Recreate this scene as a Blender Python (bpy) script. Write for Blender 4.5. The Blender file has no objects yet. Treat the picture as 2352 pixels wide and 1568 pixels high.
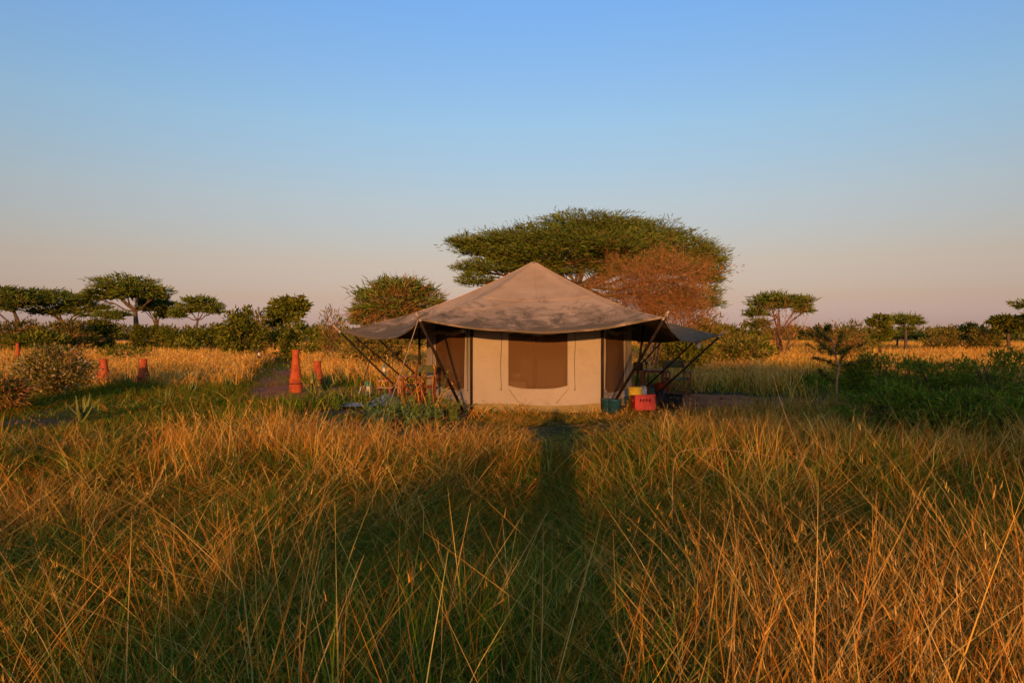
import bpy, math, random
import numpy as np
from mathutils import Vector, Matrix, Quaternion

random.seed(11)
RNG = np.random.default_rng(7)
scene = bpy.context.scene
COL = scene.collection
R = math.radians

# ------------------------------------------------------------------ camera
EYE = 1.65
cam_d = bpy.data.cameras.new('camera'); cam = bpy.data.objects.new('camera', cam_d)
COL.objects.link(cam); scene.camera = cam
cam_d.sensor_width = 36.0; cam_d.lens = 24.0
cam_d.clip_start = 0.02; cam_d.clip_end = 6000
cam.location = (0, 0, EYE); cam.rotation_euler = (R(90 - 0.58), 0, 0)

# ------------------------------------------------------------------ light
SUN_EL, SUN_AZ = R(6.6), R(3.6)                 # sun low behind the camera, a little to its left
sun_dir = Vector((-math.sin(SUN_AZ) * math.cos(SUN_EL), -math.cos(SUN_AZ) * math.cos(SUN_EL), math.sin(SUN_EL)))
sd = bpy.data.lights.new('sun', 'SUN'); sun = bpy.data.objects.new('sun', sd); COL.objects.link(sun)
sd.energy = 5.0; sd.angle = R(0.7); sd.color = (1.0, 0.46, 0.14)
sun.rotation_euler = (-sun_dir).to_track_quat('-Z', 'Y').to_euler()
sun.location = sun_dir * 60

world = bpy.data.worlds.new('World'); scene.world = world; world.use_nodes = True
nt = world.node_tree; nt.nodes.clear()
def wn(t, **k):
    n = nt.nodes.new(t)
    for a, b in k.items(): setattr(n, a, b)
    return n
sky = wn('ShaderNodeTexSky'); sky.sky_type = 'NISHITA'; sky.sun_disc = False
sky.sun_elevation = SUN_EL; sky.sun_rotation = math.pi + SUN_AZ
sky.air_density = 1.0; sky.dust_density = 1.0; sky.ozone_density = 1.0; sky.altitude = 1200
bg = wn('ShaderNodeBackground'); bg.inputs[1].default_value = 0.15
wout = wn('ShaderNodeOutputWorld')
# dusty evening air: the same tint right round the horizon, by elevation only
tc = wn('ShaderNodeTexCoord'); sx = wn('ShaderNodeSeparateXYZ'); rmp = wn('ShaderNodeValToRGB'); mul = wn('ShaderNodeMix', data_type='RGBA', blend_type='MULTIPLY')
mul.inputs[0].default_value = 1.0
nt.links.new(tc.outputs['Generated'], sx.inputs[0]); nt.links.new(sx.outputs[2], rmp.inputs[0])
SKY_RAMP = [(0, (0.245, 0.192, 0.359)), (0.018, (0.245, 0.192, 0.359)), (0.05, (0.305, 0.204, 0.247)), (0.105, (0.43, 0.282, 0.262)), (0.189, (0.541, 0.43, 0.405)), (0.286, (0.564, 0.582, 0.609)), (0.44, (0.514, 0.683, 0.924)), (1.0, (0.514, 0.683, 0.924))]
els = rmp.color_ramp.elements
while len(els) < len(SKY_RAMP): els.new(0.5)
for e, (p, c) in zip(els, SKY_RAMP): e.position = p; e.color = (*c, 1)
nt.links.new(sky.outputs[0], mul.inputs[6]); nt.links.new(rmp.outputs[0], mul.inputs[7])
gain = wn('ShaderNodeVectorMath', operation='SCALE'); gain.inputs['Scale'].default_value = 2.2
nt.links.new(mul.outputs[2], gain.inputs[0]); nt.links.new(gain.outputs[0], bg.inputs[0]); nt.links.new(bg.outputs[0], wout.inputs[0])

vs = scene.view_settings
scene.display_settings.display_device = 'sRGB'
vs.view_transform = 'Standard'; vs.look = 'None'; vs.exposure = 0.0; vs.gamma = 1.0; vs.use_curve_mapping = False
scene.cycles.use_denoising = True; scene.cycles.use_adaptive_sampling = True; scene.cycles.adaptive_threshold = 0.03
scene.cycles.max_bounces = 4; scene.cycles.diffuse_bounces = 2; scene.cycles.glossy_bounces = 2
scene.cycles.transmission_bounces = 3; scene.cycles.transparent_max_bounces = 6
scene.cycles.caustics_reflective = False; scene.cycles.caustics_refractive = False

# ------------------------------------------------------------------ helpers
F = 1568.0                                      # focal length in units of a 2352-wide picture
def P(px, py, d):                               # measured direction + distance -> point in metres
    return Vector(((px - 1176) / F * d, d, EYE - (py - 768) / F * d))

def link(name, me, mat=None, parent=None, loc=None, rot=None):
    o = bpy.data.objects.new(name, me); COL.objects.link(o)
    if mat is not None and me is not None and not me.materials: me.materials.append(mat)
    if parent is not None: o.parent = parent
    if loc is not None: o.location = loc
    if rot is not None: o.rotation_euler = rot
    return o
def tag(o, label, cat, group=None, kind=None):
    o['label'] = label; o['category'] = cat
    if group: o['group'] = group
    if kind: o['kind'] = kind
    return o
def thing(name, label, cat, loc=(0, 0, 0), rz=0.0, group=None, rot=None):
    o = bpy.data.objects.new(name, None); COL.objects.link(o)
    o.location = loc; o.rotation_euler = rot if rot else (0, 0, rz); o.empty_display_size = 0.2
    return tag(o, label, cat, group)
def structure(name, me, mat, label, cat):
    o = link(name, me, mat); o['kind'] = 'structure'; o['label'] = label; o['category'] = cat
    return o
def copy_tree(o, parent=None):
    c = o.copy(); COL.objects.link(c)
    if parent is not None: c.parent = parent
    for ch in [x for x in COL.objects if x.parent == o]: copy_tree(ch, c)
    return c

class MB:
    def __init__(s): s.v = []; s.f = []; s.smooth = False
    def add(s, vs_, fs_):
        b = len(s.v); s.v += [tuple(x) for x in vs_]; s.f += [tuple(i + b for i in f) for f in fs_]
    def box(s, c, size, rot=None, taper=1.0):
        hx, hy, hz = [a / 2 for a in size]
        pts = [Vector((x * (taper if z > 0 else 1), y * (taper if z > 0 else 1), z)) for x in (-hx, hx) for y in (-hy, hy) for z in (-hz, hz)]
        if rot is not None:
            pts = [rot @ p for p in pts]
        pts = [p + Vector(c) for p in pts]
        s.add(pts, [(0, 1, 3, 2), (4, 6, 7, 5), (0, 4, 5, 1), (2, 3, 7, 6), (0, 2, 6, 4), (1, 5, 7, 3)])
    def bar(s, a, b, w, h=None, up=(0, 0, 1)):
        a, b = Vector(a), Vector(b); d = (b - a); L = d.length; d.normalize()
        x = d.cross(Vector(up)); 
        if x.length < 1e-4: x = d.cross(Vector((1, 0, 0)))
        x.normalize(); y = x.cross(d); h = h or w
        m = Matrix((x, d, y)).transposed()
        s.box((a + b) / 2, (w, L, h), m)
    def tube(s, pts, rad, n=8, caps=True):
        pts = [Vector(p) for p in pts]
        if not isinstance(rad, (list, tuple)): rad = [rad] * len(pts)
        base = len(s.v); ref = None
        for i, p in enumerate(pts):
            d = (pts[min(i + 1, len(pts) - 1)] - pts[max(i - 1, 0)])
            d = d.normalized() if d.length > 1e-9 else Vector((0, 0, 1))
            if ref is None:
                ref = d.cross(Vector((0, 0, 1)))
                if ref.length < 0.05: ref = d.cross(Vector((1, 0, 0)))
            ref = (ref - d * ref.dot(d)).normalized(); y = d.cross(ref)
            for k in range(n):
                a = 2 * math.pi * k / n
                s.v.append(tuple(p + (ref * math.cos(a) + y * math.sin(a)) * rad[i]))
        for i in range(len(pts) - 1):
            for k in range(n):
                a = base + i * n + k; b = base + i * n + (k + 1) % n
                s.f.append((a, b, b + n, a + n))
        if caps:
            s.f.append(tuple(base + k for k in range(n))[::-1]); e = base + (len(pts) - 1) * n
            s.f.append(tuple(e + k for k in range(n)))
    def lathe(s, prof, n=24, c=(0, 0, 0), wob=0.0):
        base = len(s.v); c = Vector(c)
        for (r, z) in prof:
            for k in range(n):
                a = 2 * math.pi * k / n
                s.v.append(tuple(c + Vector((r * math.cos(a) * (1 + wob * math.sin(2 * a)), r * math.sin(a), z))))
        for i in range(len(prof) - 1):
            for k in range(n):
                a = base + i * n + k; b = base + i * n + (k + 1) % n
                s.f.append((a, b, b + n, a + n))
    def mesh(s, name, smooth=False):
        me = bpy.data.meshes.new(name); me.from_pydata(s.v, [], s.f); me.validate(); me.update()
        if smooth: me.polygons.foreach_set('use_smooth', [True] * len(me.polygons))
        return me
    def build(s, name, mat, parent=None, smooth=False, bevel=0.0, **k):
        o = link(name, s.mesh(name, smooth), mat, parent, **k)
        if bevel:
            m = o.modifiers.new('bevel', 'BEVEL'); m.width = bevel; m.segments = 2; m.limit_method = 'ANGLE'
        return o

def np_mesh(name, V, faces4, col=None):
    """V (n,3), faces4 (m,4) quads, col (n,3) point colours -> mesh, fast"""
    me = bpy.data.meshes.new(name)
    me.vertices.add(len(V)); me.vertices.foreach_set('co', np.asarray(V, np.float32).ravel())
    m = len(faces4)
    me.loops.add(m * 4); me.loops.foreach_set('vertex_index', np.asarray(faces4, np.int32).ravel())
    me.polygons.add(m); me.polygons.foreach_set('loop_start', np.arange(m, dtype=np.int32) * 4)
    me.update(calc_edges=True)
    if col is not None:
        ca = me.attributes.new('Col', 'FLOAT_COLOR', 'POINT')
        c4 = np.ones((len(V), 4), np.float32); c4[:, :3] = col
        ca.data.foreach_set('color', c4.ravel())
    return me

# ------------------------------------------------------------------ materials
def new_mat(name):
    m = bpy.data.materials.new(name); m.use_nodes = True
    t = m.node_tree; b = t.nodes['Principled BSDF']
    return m, t, b
def node(t, ty, **k):
    n = t.nodes.new(ty)
    for a, b in k.items(): setattr(n, a, b)
    return n
def ramp(t, stops):
    r = node(t, 'ShaderNodeValToRGB'); e = r.color_ramp.elements
    while len(e) < len(stops): e.new(0.5)
    for x, (p, c) in zip(e, stops): x.position = p; x.color = (*c, 1)
    return r
def mat_noise(name, c1, c2, scale=8, rough=0.8, detail=6, bump=0.0, bscale=None, stretch=None, stops=None, spec=0.2, metal=0.0):
    m, t, b = new_mat(name)
    tcn = node(t, 'ShaderNodeTexCoord'); src = tcn.outputs['Object']
    if stretch:
        mp = node(t, 'ShaderNodeMapping'); mp.inputs['Scale'].default_value = stretch; t.links.new(src, mp.inputs[0]); src = mp.outputs[0]
    n = node(t, 'ShaderNodeTexNoise'); n.inputs['Scale'].default_value = scale; n.inputs['Detail'].default_value = detail; n.inputs['Roughness'].default_value = 0.6
    t.links.new(src, n.inputs['Vector'])
    r = ramp(t, stops or [(0.35, c1), (0.65, c2)]); t.links.new(n.outputs['Fac'], r.inputs[0])
    t.links.new(r.outputs[0], b.inputs['Base Color'])
    b.inputs['Roughness'].default_value = rough; b.inputs['Specular IOR Level'].default_value = spec; b.inputs['Metallic'].default_value = metal
    if bump:
        n2 = node(t, 'ShaderNodeTexNoise'); n2.inputs['Scale'].default_value = bscale or scale * 4; n2.inputs['Detail'].default_value = 4
        t.links.new(src, n2.inputs['Vector'])
        bp = node(t, 'ShaderNodeBump'); bp.inputs['Strength'].default_value = bump; bp.inputs['Distance'].default_value = 0.02
        t.links.new(n2.outputs['Fac'], bp.inputs['Height']); t.links.new(bp.outputs[0], b.inputs['Normal'])
    return m
def mat_leaf(name, trans=0.25, gain=(1, 1, 1)):
    """colour from the point attribute Col: each blade / leaf its own tint"""
    m = bpy.data.materials.new(name); m.use_nodes = True; t = m.node_tree; t.nodes.clear()
    a = node(t, 'ShaderNodeAttribute'); a.attribute_name = 'Col'
    g = node(t, 'ShaderNodeMix', data_type='RGBA', blend_type='MULTIPLY'); g.inputs[0].default_value = 1; g.inputs[7].default_value = (*gain, 1)
    t.links.new(a.outputs['Color'], g.inputs[6])
    d = node(t, 'ShaderNodeBsdfDiffuse'); tr = node(t, 'ShaderNodeBsdfTranslucent'); mx = node(t, 'ShaderNodeMixShader'); mx.inputs[0].default_value = trans
    o = node(t, 'ShaderNodeOutputMaterial')
    for s in (d, tr): t.links.new(g.outputs[2], s.inputs[0])
    t.links.new(d.outputs[0], mx.inputs[1]); t.links.new(tr.outputs[0], mx.inputs[2]); t.links.new(mx.outputs[0], o.inputs[0])
    return m

M = {}
M['leaf'] = mat_leaf('foliage', 0.22)
M['blade'] = mat_leaf('grass_blade', 0.18)
M['soil'] = mat_noise('plain_soil', (0.035, 0.028, 0.014), (0.085, 0.06, 0.03), 1.3, 0.95, 8, 0.6, 9)
M['dirt'] = mat_noise('red_dirt', (0.25, 0.062, 0.014), (0.42, 0.125, 0.030), 2.2, 0.95, 10, 0.7, 25)
M['bark'] = mat_noise('bark', (0.055, 0.034, 0.020), (0.14, 0.088, 0.050), 9, 0.9, 6, 0.5, 30, (1, 1, 0.25))
M['twig'] = mat_noise('dry_twig', (0.24, 0.115, 0.05), (0.42, 0.22, 0.10), 2, 0.9)
M['pole'] = mat_noise('dark_pole_wood', (0.010, 0.007, 0.005), (0.030, 0.019, 0.012), 14, 0.6, 6, 0.2, 40, (1, 1, 0.15), spec=0.12)
M['pole_tip'] = mat_noise('bare_pole_tip', (0.30, 0.22, 0.15), (0.45, 0.34, 0.24), 20, 0.8)
M['wood'] = mat_noise('reddish_wood', (0.15, 0.035, 0.010), (0.30, 0.078, 0.021), 7, 0.5, 6, 0.1, 40, (3, 3, 0.4), spec=0.4)
M['wood_pale'] = mat_noise('worn_wood', (0.30, 0.15, 0.06), (0.48, 0.27, 0.12), 9, 0.6, 6, 0.1, 40, (4, 1, 4), spec=0.3)
M['chair_canvas'] = mat_noise('olive_canvas', (0.075, 0.075, 0.030), (0.10, 0.10, 0.042), 30, 0.9)
M['rope'] = mat_noise('rope', (0.40, 0.33, 0.24), (0.55, 0.46, 0.35), 60, 0.9)
M['rope_dark'] = mat_noise('dark_rope', (0.05, 0.045, 0.03), (0.10, 0.085, 0.06), 60, 0.9)
M['teal'] = mat_noise('teal_enamel', (0.012, 0.14, 0.12), (0.03, 0.22, 0.18), 12, 0.35, spec=0.5)
M['blue'] = mat_noise('blue_paint', (0.008, 0.045, 0.065), (0.02, 0.085, 0.11), 10, 0.45, spec=0.5)
M['white'] = mat_noise('white_plastic', (0.62, 0.60, 0.58), (0.74, 0.72, 0.70), 10, 0.45, spec=0.4)
M['yellow'] = mat_noise('yellow_plastic', (0.62, 0.42, 0.03), (0.74, 0.52, 0.05), 8, 0.45, spec=0.4)
M['red'] = mat_noise('red_plastic', (0.50, 0.022, 0.012), (0.62, 0.035, 0.02), 8, 0.45, spec=0.4, stops=[(0.3, (0.28, 0.010, 0.003)), (0.62, (0.42, 0.016, 0.005)), (0.80, (0.40, 0.10, 0.05))])
M['black'] = mat_noise('black_rubber', (0.012, 0.012, 0.011), (0.03, 0.028, 0.025), 12, 0.7)
M['tarp'] = mat_noise('grey_blue_tarp', (0.20, 0.24, 0.30), (0.32, 0.36, 0.43), 4, 0.6, 5, 0.5, 8)
M['terra'] = mat_noise('rusty_red_metal', (0.30, 0.055, 0.02), (0.42, 0.085, 0.03), 4, 0.85, 10, 0.5, 22, stops=[(0.30, (0.11, 0.028, 0.014)), (0.42, (0.31, 0.060, 0.016)), (0.60, (0.43, 0.090, 0.022)), (0.75, (0.34, 0.12, 0.05))])
M['terra_dark'] = mat_noise('dark_rust', (0.05, 0.015, 0.01), (0.12, 0.03, 0.015), 8, 0.8)
M['iron'] = mat_noise('dark_iron', (0.03, 0.022, 0.017), (0.06, 0.04, 0.03), 20, 0.6)
M['aloe'] = mat_noise('aloe_leaf', (0.10, 0.15, 0.045), (0.17, 0.21, 0.075), 6, 0.6, 6, stops=[(0.3, (0.10, 0.125, 0.022)), (0.6, (0.17, 0.185, 0.038)), (0.85, (0.26, 0.19, 0.06))], spec=0.15)
M['weed'] = mat_noise('weed_leaf', (0.10, 0.17, 0.022), (0.19, 0.25, 0.04), 9, 0.6)
M['weed_stem'] = mat_noise('weed_stem', (0.12, 0.10, 0.04), (0.18, 0.15, 0.06), 9, 0.8)
M['cloth_cream'] = mat_noise('cream_bedding', (0.62, 0.52, 0.34), (0.72, 0.62, 0.42), 5, 0.9)
M['dark_cloth'] = mat_noise('dark_clothes', (0.02, 0.022, 0.03), (0.05, 0.05, 0.06), 20, 0.9)
M['inside'] = mat_noise('groundsheet', (0.07, 0.06, 0.04), (0.10, 0.085, 0.06), 5, 0.9)

def fabric(name, stops, stain, scale, fine_bump=0.15, streak=(1, 1, 1), stain_amt=0.55, stain_shade_z=None):
    """weathered canvas: broad blotches, dark scuffs with their own shape, woven relief"""
    m, t, b = new_mat(name)
    tcn = node(t, 'ShaderNodeTexCoord')
    n1 = node(t, 'ShaderNodeTexNoise'); n1.inputs['Scale'].default_value = scale; n1.inputs['Detail'].default_value = 8; n1.inputs['Roughness'].default_value = 0.65
    mp = node(t, 'ShaderNodeMapping'); mp.inputs['Scale'].default_value = streak
    t.links.new(tcn.outputs['Object'], mp.inputs[0]); t.links.new(mp.outputs[0], n1.inputs['Vector'])
    r1 = ramp(t, stops); t.links.new(n1.outputs['Fac'], r1.inputs[0])
    n2 = node(t, 'ShaderNodeTexNoise'); n2.inputs['Scale'].default_value = scale * 2.7; n2.inputs['Detail'].default_value = 10; n2.inputs['Roughness'].default_value = 0.75; n2.inputs['Distortion'].default_value = 0.6
    t.links.new(mp.outputs[0], n2.inputs['Vector'])
    r2 = ramp(t, [(0.50, (0, 0, 0)), (0.70, (1, 1, 1))]); t.links.new(n2.outputs['Fac'], r2.inputs[0])
    sc = node(t, 'ShaderNodeMath', operation='MULTIPLY'); sc.inputs[1].default_value = stain_amt; t.links.new(r2.outputs[0], sc.inputs[0])
    mx = node(t, 'ShaderNodeMix', data_type='RGBA'); mx.inputs[7].default_value = (*stain, 1)
    if stain_shade_z:                                   # stain blotches thicken downward, painting in the shade of the flatter cloth
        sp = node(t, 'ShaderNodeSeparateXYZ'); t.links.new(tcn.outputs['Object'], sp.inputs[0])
        mr = node(t, 'ShaderNodeMapRange'); mr.inputs[1].default_value = stain_shade_z[1]; mr.inputs[2].default_value = stain_shade_z[0]; mr.inputs[3].default_value = 0.45; mr.inputs[4].default_value = 0.88
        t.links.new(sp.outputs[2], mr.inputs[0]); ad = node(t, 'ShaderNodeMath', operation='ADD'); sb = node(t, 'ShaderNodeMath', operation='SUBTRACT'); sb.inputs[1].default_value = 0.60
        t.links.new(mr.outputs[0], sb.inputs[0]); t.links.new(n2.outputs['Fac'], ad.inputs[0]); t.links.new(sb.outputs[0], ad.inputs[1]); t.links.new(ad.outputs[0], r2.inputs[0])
    t.links.new(sc.outputs[0], mx.inputs[0]); t.links.new(r1.outputs[0], mx.inputs[6]); t.links.new(mx.outputs[2], b.inputs['Base Color'])
    b.inputs['Roughness'].default_value = 0.95; b.inputs['Specular IOR Level'].default_value = 0.1
    n3 = node(t, 'ShaderNodeTexNoise'); n3.inputs['Scale'].default_value = 3.5; n3.inputs['Detail'].default_value = 5
    t.links.new(tcn.outputs['Object'], n3.inputs['Vector'])
    bp = node(t, 'ShaderNodeBump'); bp.inputs['Strength'].default_value = fine_bump; bp.inputs['Distance'].default_value = 0.03
    t.links.new(n3.outputs['Fac'], bp.inputs['Height']); t.links.new(bp.outputs[0], b.inputs['Normal'])
    return m
M['fly'] = fabric('weathered_fly_canvas', [(0.30, (0.33, 0.225, 0.125)), (0.5, (0.43, 0.300, 0.172)), (0.72, (0.49, 0.350, 0.21))], (0.115, 0.085, 0.045), 0.9, fine_bump=0.25, stain_amt=0.92, stain_shade_z=(1.55, 2.75))
M['wall'] = fabric('cream_tent_canvas', [(0.3, (0.31, 0.26, 0.205)), (0.7, (0.37, 0.31, 0.25))], (0.25, 0.20, 0.15), 0.6, fine_bump=0.2)
M['skirt'] = fabric('olive_skirt_canvas', [(0.3, (0.20, 0.155, 0.06)), (0.7, (0.27, 0.21, 0.085))], (0.13, 0.10, 0.045), 1.5)
def mat_mesh():
    m = bpy.data.materials.new('insect_mesh'); m.use_nodes = True; t = m.node_tree; b = t.nodes['Principled BSDF']
    b.inputs['Base Color'].default_value = (0.115, 0.050, 0.011, 1); b.inputs['Roughness'].default_value = 0.8
    tr = node(t, 'ShaderNodeBsdfTransparent'); mx = node(t, 'ShaderNodeMixShader'); mx.inputs[0].default_value = 0.80
    t.links.new(tr.outputs[0], mx.inputs[1]); t.links.new(b.outputs[0], mx.inputs[2]); t.links.new(mx.outputs[0], t.nodes['Material Output'].inputs[0])
    return m
M['mesh'] = mat_mesh()
def mat_glass():
    m, t, b = new_mat('lamp_glass'); b.inputs['Base Color'].default_value = (0.9, 0.88, 0.8, 1); b.inputs['Roughness'].default_value = 0.15
    b.inputs['Transmission Weight'].default_value = 0.45
    return m
M['glass'] = mat_glass()

#@@SETTING
# ------------------------------------------------------------------ setting: ground, dirt, masks
def gz(x, y):      # gentle unevenness of the plain
    return 0.05 * np.sin(x * 0.31 + 1.0) * np.sin(y * 0.27) + 0.03 * np.sin(x * 0.9 + y * 0.6)
GX = np.concatenate([[-4000, -1500, -500, -200], np.arange(-90, 91, 1.5), [200, 500, 1500, 4000]])
GY = np.concatenate([[-3000, -800, -250, -120], np.arange(-60, 121, 1.5), [200, 400, 1000, 4500]])
xx, yy = np.meshgrid(GX, GY); zz = gz(xx, yy) * (np.hypot(xx, yy - 20) < 85) * 0.6
V = np.stack([xx.ravel(), yy.ravel(), zz.ravel() - 0.02], 1)
nx = len(GX); ii = np.arange(len(GY) - 1)[:, None] * nx + np.arange(nx - 1)[None]
Fc = np.stack([ii, ii + 1, ii + nx + 1, ii + nx], -1).reshape(-1, 4)
structure('ground', np_mesh('ground', V, Fc), M['soil'], 'dark soil of the grassy plain', 'ground')

def dirt_patch(name, outline, label, z0):
    c = np.mean(outline, 0); mb = MB(); n = 64; pts = []
    o = np.array(outline)
    for k in range(n):                           # smooth closed outline with a ragged edge
        f = k / n * len(o); i = int(f); t = f - i; t = t * t * (3 - 2 * t)
        p = o[i] * (1 - t) + o[(i + 1) % len(o)] * t
        p = c + (p - c) * (1 + random.uniform(-0.05, 0.05)); pts.append(p)
    rings = [1.0, 0.75, 0.5, 0.25]
    for r in rings:
        for p in pts:
            q = c + (p - c) * r; mb.v.append((q[0], q[1], float(gz(q[0], q[1])) * 0.6 + z0 - (0.03 if r == 1 else 0)))
    for j in range(len(rings) - 1):
        for k in range(n):
            mb.f.append((j * n + k, j * n + (k + 1) % n, (j + 1) * n + (k + 1) % n, (j + 1) * n + k))
    mb.v.append((c[0], c[1], float(gz(c[0], c[1])) * 0.6 + z0)); e = len(mb.v) - 1; b = (len(rings) - 1) * n
    for k in range(n): mb.f.append((b + k, b + (k + 1) % n, e))
    return structure(name, mb.mesh(name, True), M['dirt'], label, 'path')
DL = [(-6.6, 17.4), (-5.2, 16.6), (-2.6, 16.2), (-1.9, 17.6), (-2.4, 20.3), (-4.6, 20.6), (-7.0, 22.6), (-8.8, 26.5), (-10.3, 32), (-11.1, 32), (-9.6, 25.5), (-8.2, 20.6)]
DR = [(2.6, 14.5), (4.2, 14.3), (5.4, 15.0), (7.0, 15.8), (8.4, 15.6), (8.6, 16.6), (7.6, 18.0), (6.2, 19.2), (4.2, 20.0), (2.9, 19)]
dirt_patch('dirt_path', DL, 'trodden red dirt around the left chair, running back as a path', 0.012)
dirt_patch('dirt_clearing', DR, 'bare red dirt clearing around the right hand table and chair', 0.012)
def in_poly(x, y, poly):
    r = np.zeros(x.shape, bool); n = len(poly)
    for i in range(n):
        (x1, y1), (x2, y2) = poly[i], poly[(i + 1) % n]
        c = ((y1 > y) != (y2 > y)); 
        with np.errstate(divide='ignore', invalid='ignore'):
            xi = (x2 - x1) * (y - y1) / (y2 - y1) + x1
        r ^= c & (x < xi)
    return r
def seg_dist(x, y, pl):
    d = np.full(x.shape, 1e9)
    for (x1, y1), (x2, y2) in zip(pl[:-1], pl[1:]):
        t = np.clip(((x - x1) * (x2 - x1) + (y - y1) * (y2 - y1)) / ((x2 - x1) ** 2 + (y2 - y1) ** 2), 0, 1)
        d = np.minimum(d, np.hypot(x - x1 - t * (x2 - x1), y - y1 - t * (y2 - y1)))
    return d
LOWPATH = [(-6.5, 20.5), (-9.5, 19.2), (-12.5, 16.5), (-16, 12)]
LOWAREA = [(-7.6, 9.4), (-6.0, 10.2), (-5.2, 11.6), (-4.6, 13.2), (-4.6, 15), (-5.6, 17), (-7, 20.3), (-9, 22.2), (-12.8, 21.6), (-15, 18.5), (-24, 14), (-24, 8), (-14, 8)]
LOWPATH2 = [(-7, 21), (-9.5, 27), (-12, 36), (-16, 48)]
CX, CY = 0.53, 17.2                              # tent centre
_ph = RNG.uniform(0, 6.28, (3, 14)); _fr = RNG.normal(0, 1, (3, 14, 2))
def vnoise(x, y, k, s):                          # smooth 2-D noise, about -1..1
    v = 0
    for a in range(14): v = v + np.sin((x * _fr[k, a, 0] + y * _fr[k, a, 1]) / s + _ph[k, a])
    return v / 3.2

#@@GRASS
# ------------------------------------------------------------------ grass: clump meshes scattered with geometry nodes
STRAW = np.array([(0.60, 0.285, 0.034), (0.70, 0.39, 0.07), (0.47, 0.19, 0.020), (0.56, 0.23, 0.025), (0.72, 0.45, 0.12), (0.37, 0.125, 0.014)])
GREEN = np.array([(0.070, 0.135, 0.010), (0.115, 0.190, 0.014), (0.045, 0.090, 0.008), (0.18, 0.235, 0.02), (0.27, 0.255, 0.03)])
def blades(n, hmin, hmax, wmin, wmax, rad, lean, bend, pal, K=4, roots=None, dirs=None, rng=RNG, kink=0.0):
    """n curved tapering strips -> V, F, C"""
    if roots is None:
        a = rng.uniform(0, 6.283, n); r = rad * np.sqrt(rng.uniform(0, 1, n))
        roots = np.stack([r * np.cos(a), r * np.sin(a), np.full(n, -0.03)], 1)
    h = rng.uniform(hmin, hmax, n); w = rng.uniform(wmin, wmax, n)
    a = rng.uniform(0, 6.283, n) if dirs is None else dirs
    ln = np.abs(rng.normal(0, lean, n)); bd = np.abs(rng.normal(0, bend, n))
    psi = rng.uniform(0, 6.283, n)
    t = np.linspace(0, 1, K + 1)[None]
    hor = (ln[:, None] * t + bd[:, None] * t ** 2.2) * h[:, None]
    ver = h[:, None] * (t - 0.42 * np.minimum(bd, 1.3)[:, None] * t ** 2.6)
    if kink:
        kk = (rng.uniform(0, 1, n) < kink)[:, None] * np.clip(t - rng.uniform(0.45, 0.8, n)[:, None], 0, 1) * h[:, None]
        hor = hor + kk * 0.8; ver = ver - kk * 1.3
    c = np.stack([roots[:, 0:1] + hor * np.cos(a)[:, None], roots[:, 1:2] + hor * np.sin(a)[:, None], roots[:, 2:3] + ver], -1)
    wd = w[:, None] * np.clip(1.05 - t ** 1.6, 0.12, 1) * 0.5
    sd_ = np.stack([-np.sin(psi), np.cos(psi), np.zeros(n)], -1)[:, None, :] * wd[..., None]
    V = np.stack([c - sd_, c + sd_], 2).reshape(n, -1, 3)          # n, (K+1)*2
    base = (np.arange(n) * (K + 1) * 2)[:, None] + np.arange(K)[None] * 2
    Fq = np.stack([base, base + 1, base + 3, base + 2], -1).reshape(-1, 4)
    col = pal[rng.integers(0, len(pal), n)] * rng.uniform(0.75, 1.2, (n, 1))
    C = np.repeat(col[:, None, :], (K + 1) * 2, 1)
    return V.reshape(-1, 3), Fq, C.reshape(-1, 3), c
def merge(parts):
    Vs, Fs, Cs, o = [], [], [], 0
    for v, f, c in parts: Vs.append(v); Fs.append(f + o); Cs.append(c); o += len(v)
    return np.concatenate(Vs), np.concatenate(Fs), np.concatenate(Cs)
def heads(stem_c, frac, L, w, pal, per=7, rng=RNG):
    n = len(stem_c); use = np.where(rng.uniform(0, 1, n) < frac)[0]
    if not len(use): return None
    idx = np.repeat(use, per); top = stem_c[idx, -1]; pre = stem_c[idx, -2]
    f = rng.uniform(0.0, 0.95, len(idx))[:, None]
    roots = top * (1 - f) + pre * f
    V, Fq, C, _ = blades(len(idx), L * 0.6, L * 1.3, w * 0.7, w * 1.2, 0, 0.45, 0.3, pal, 2, roots, rng=rng)
    return V, Fq, C

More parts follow.
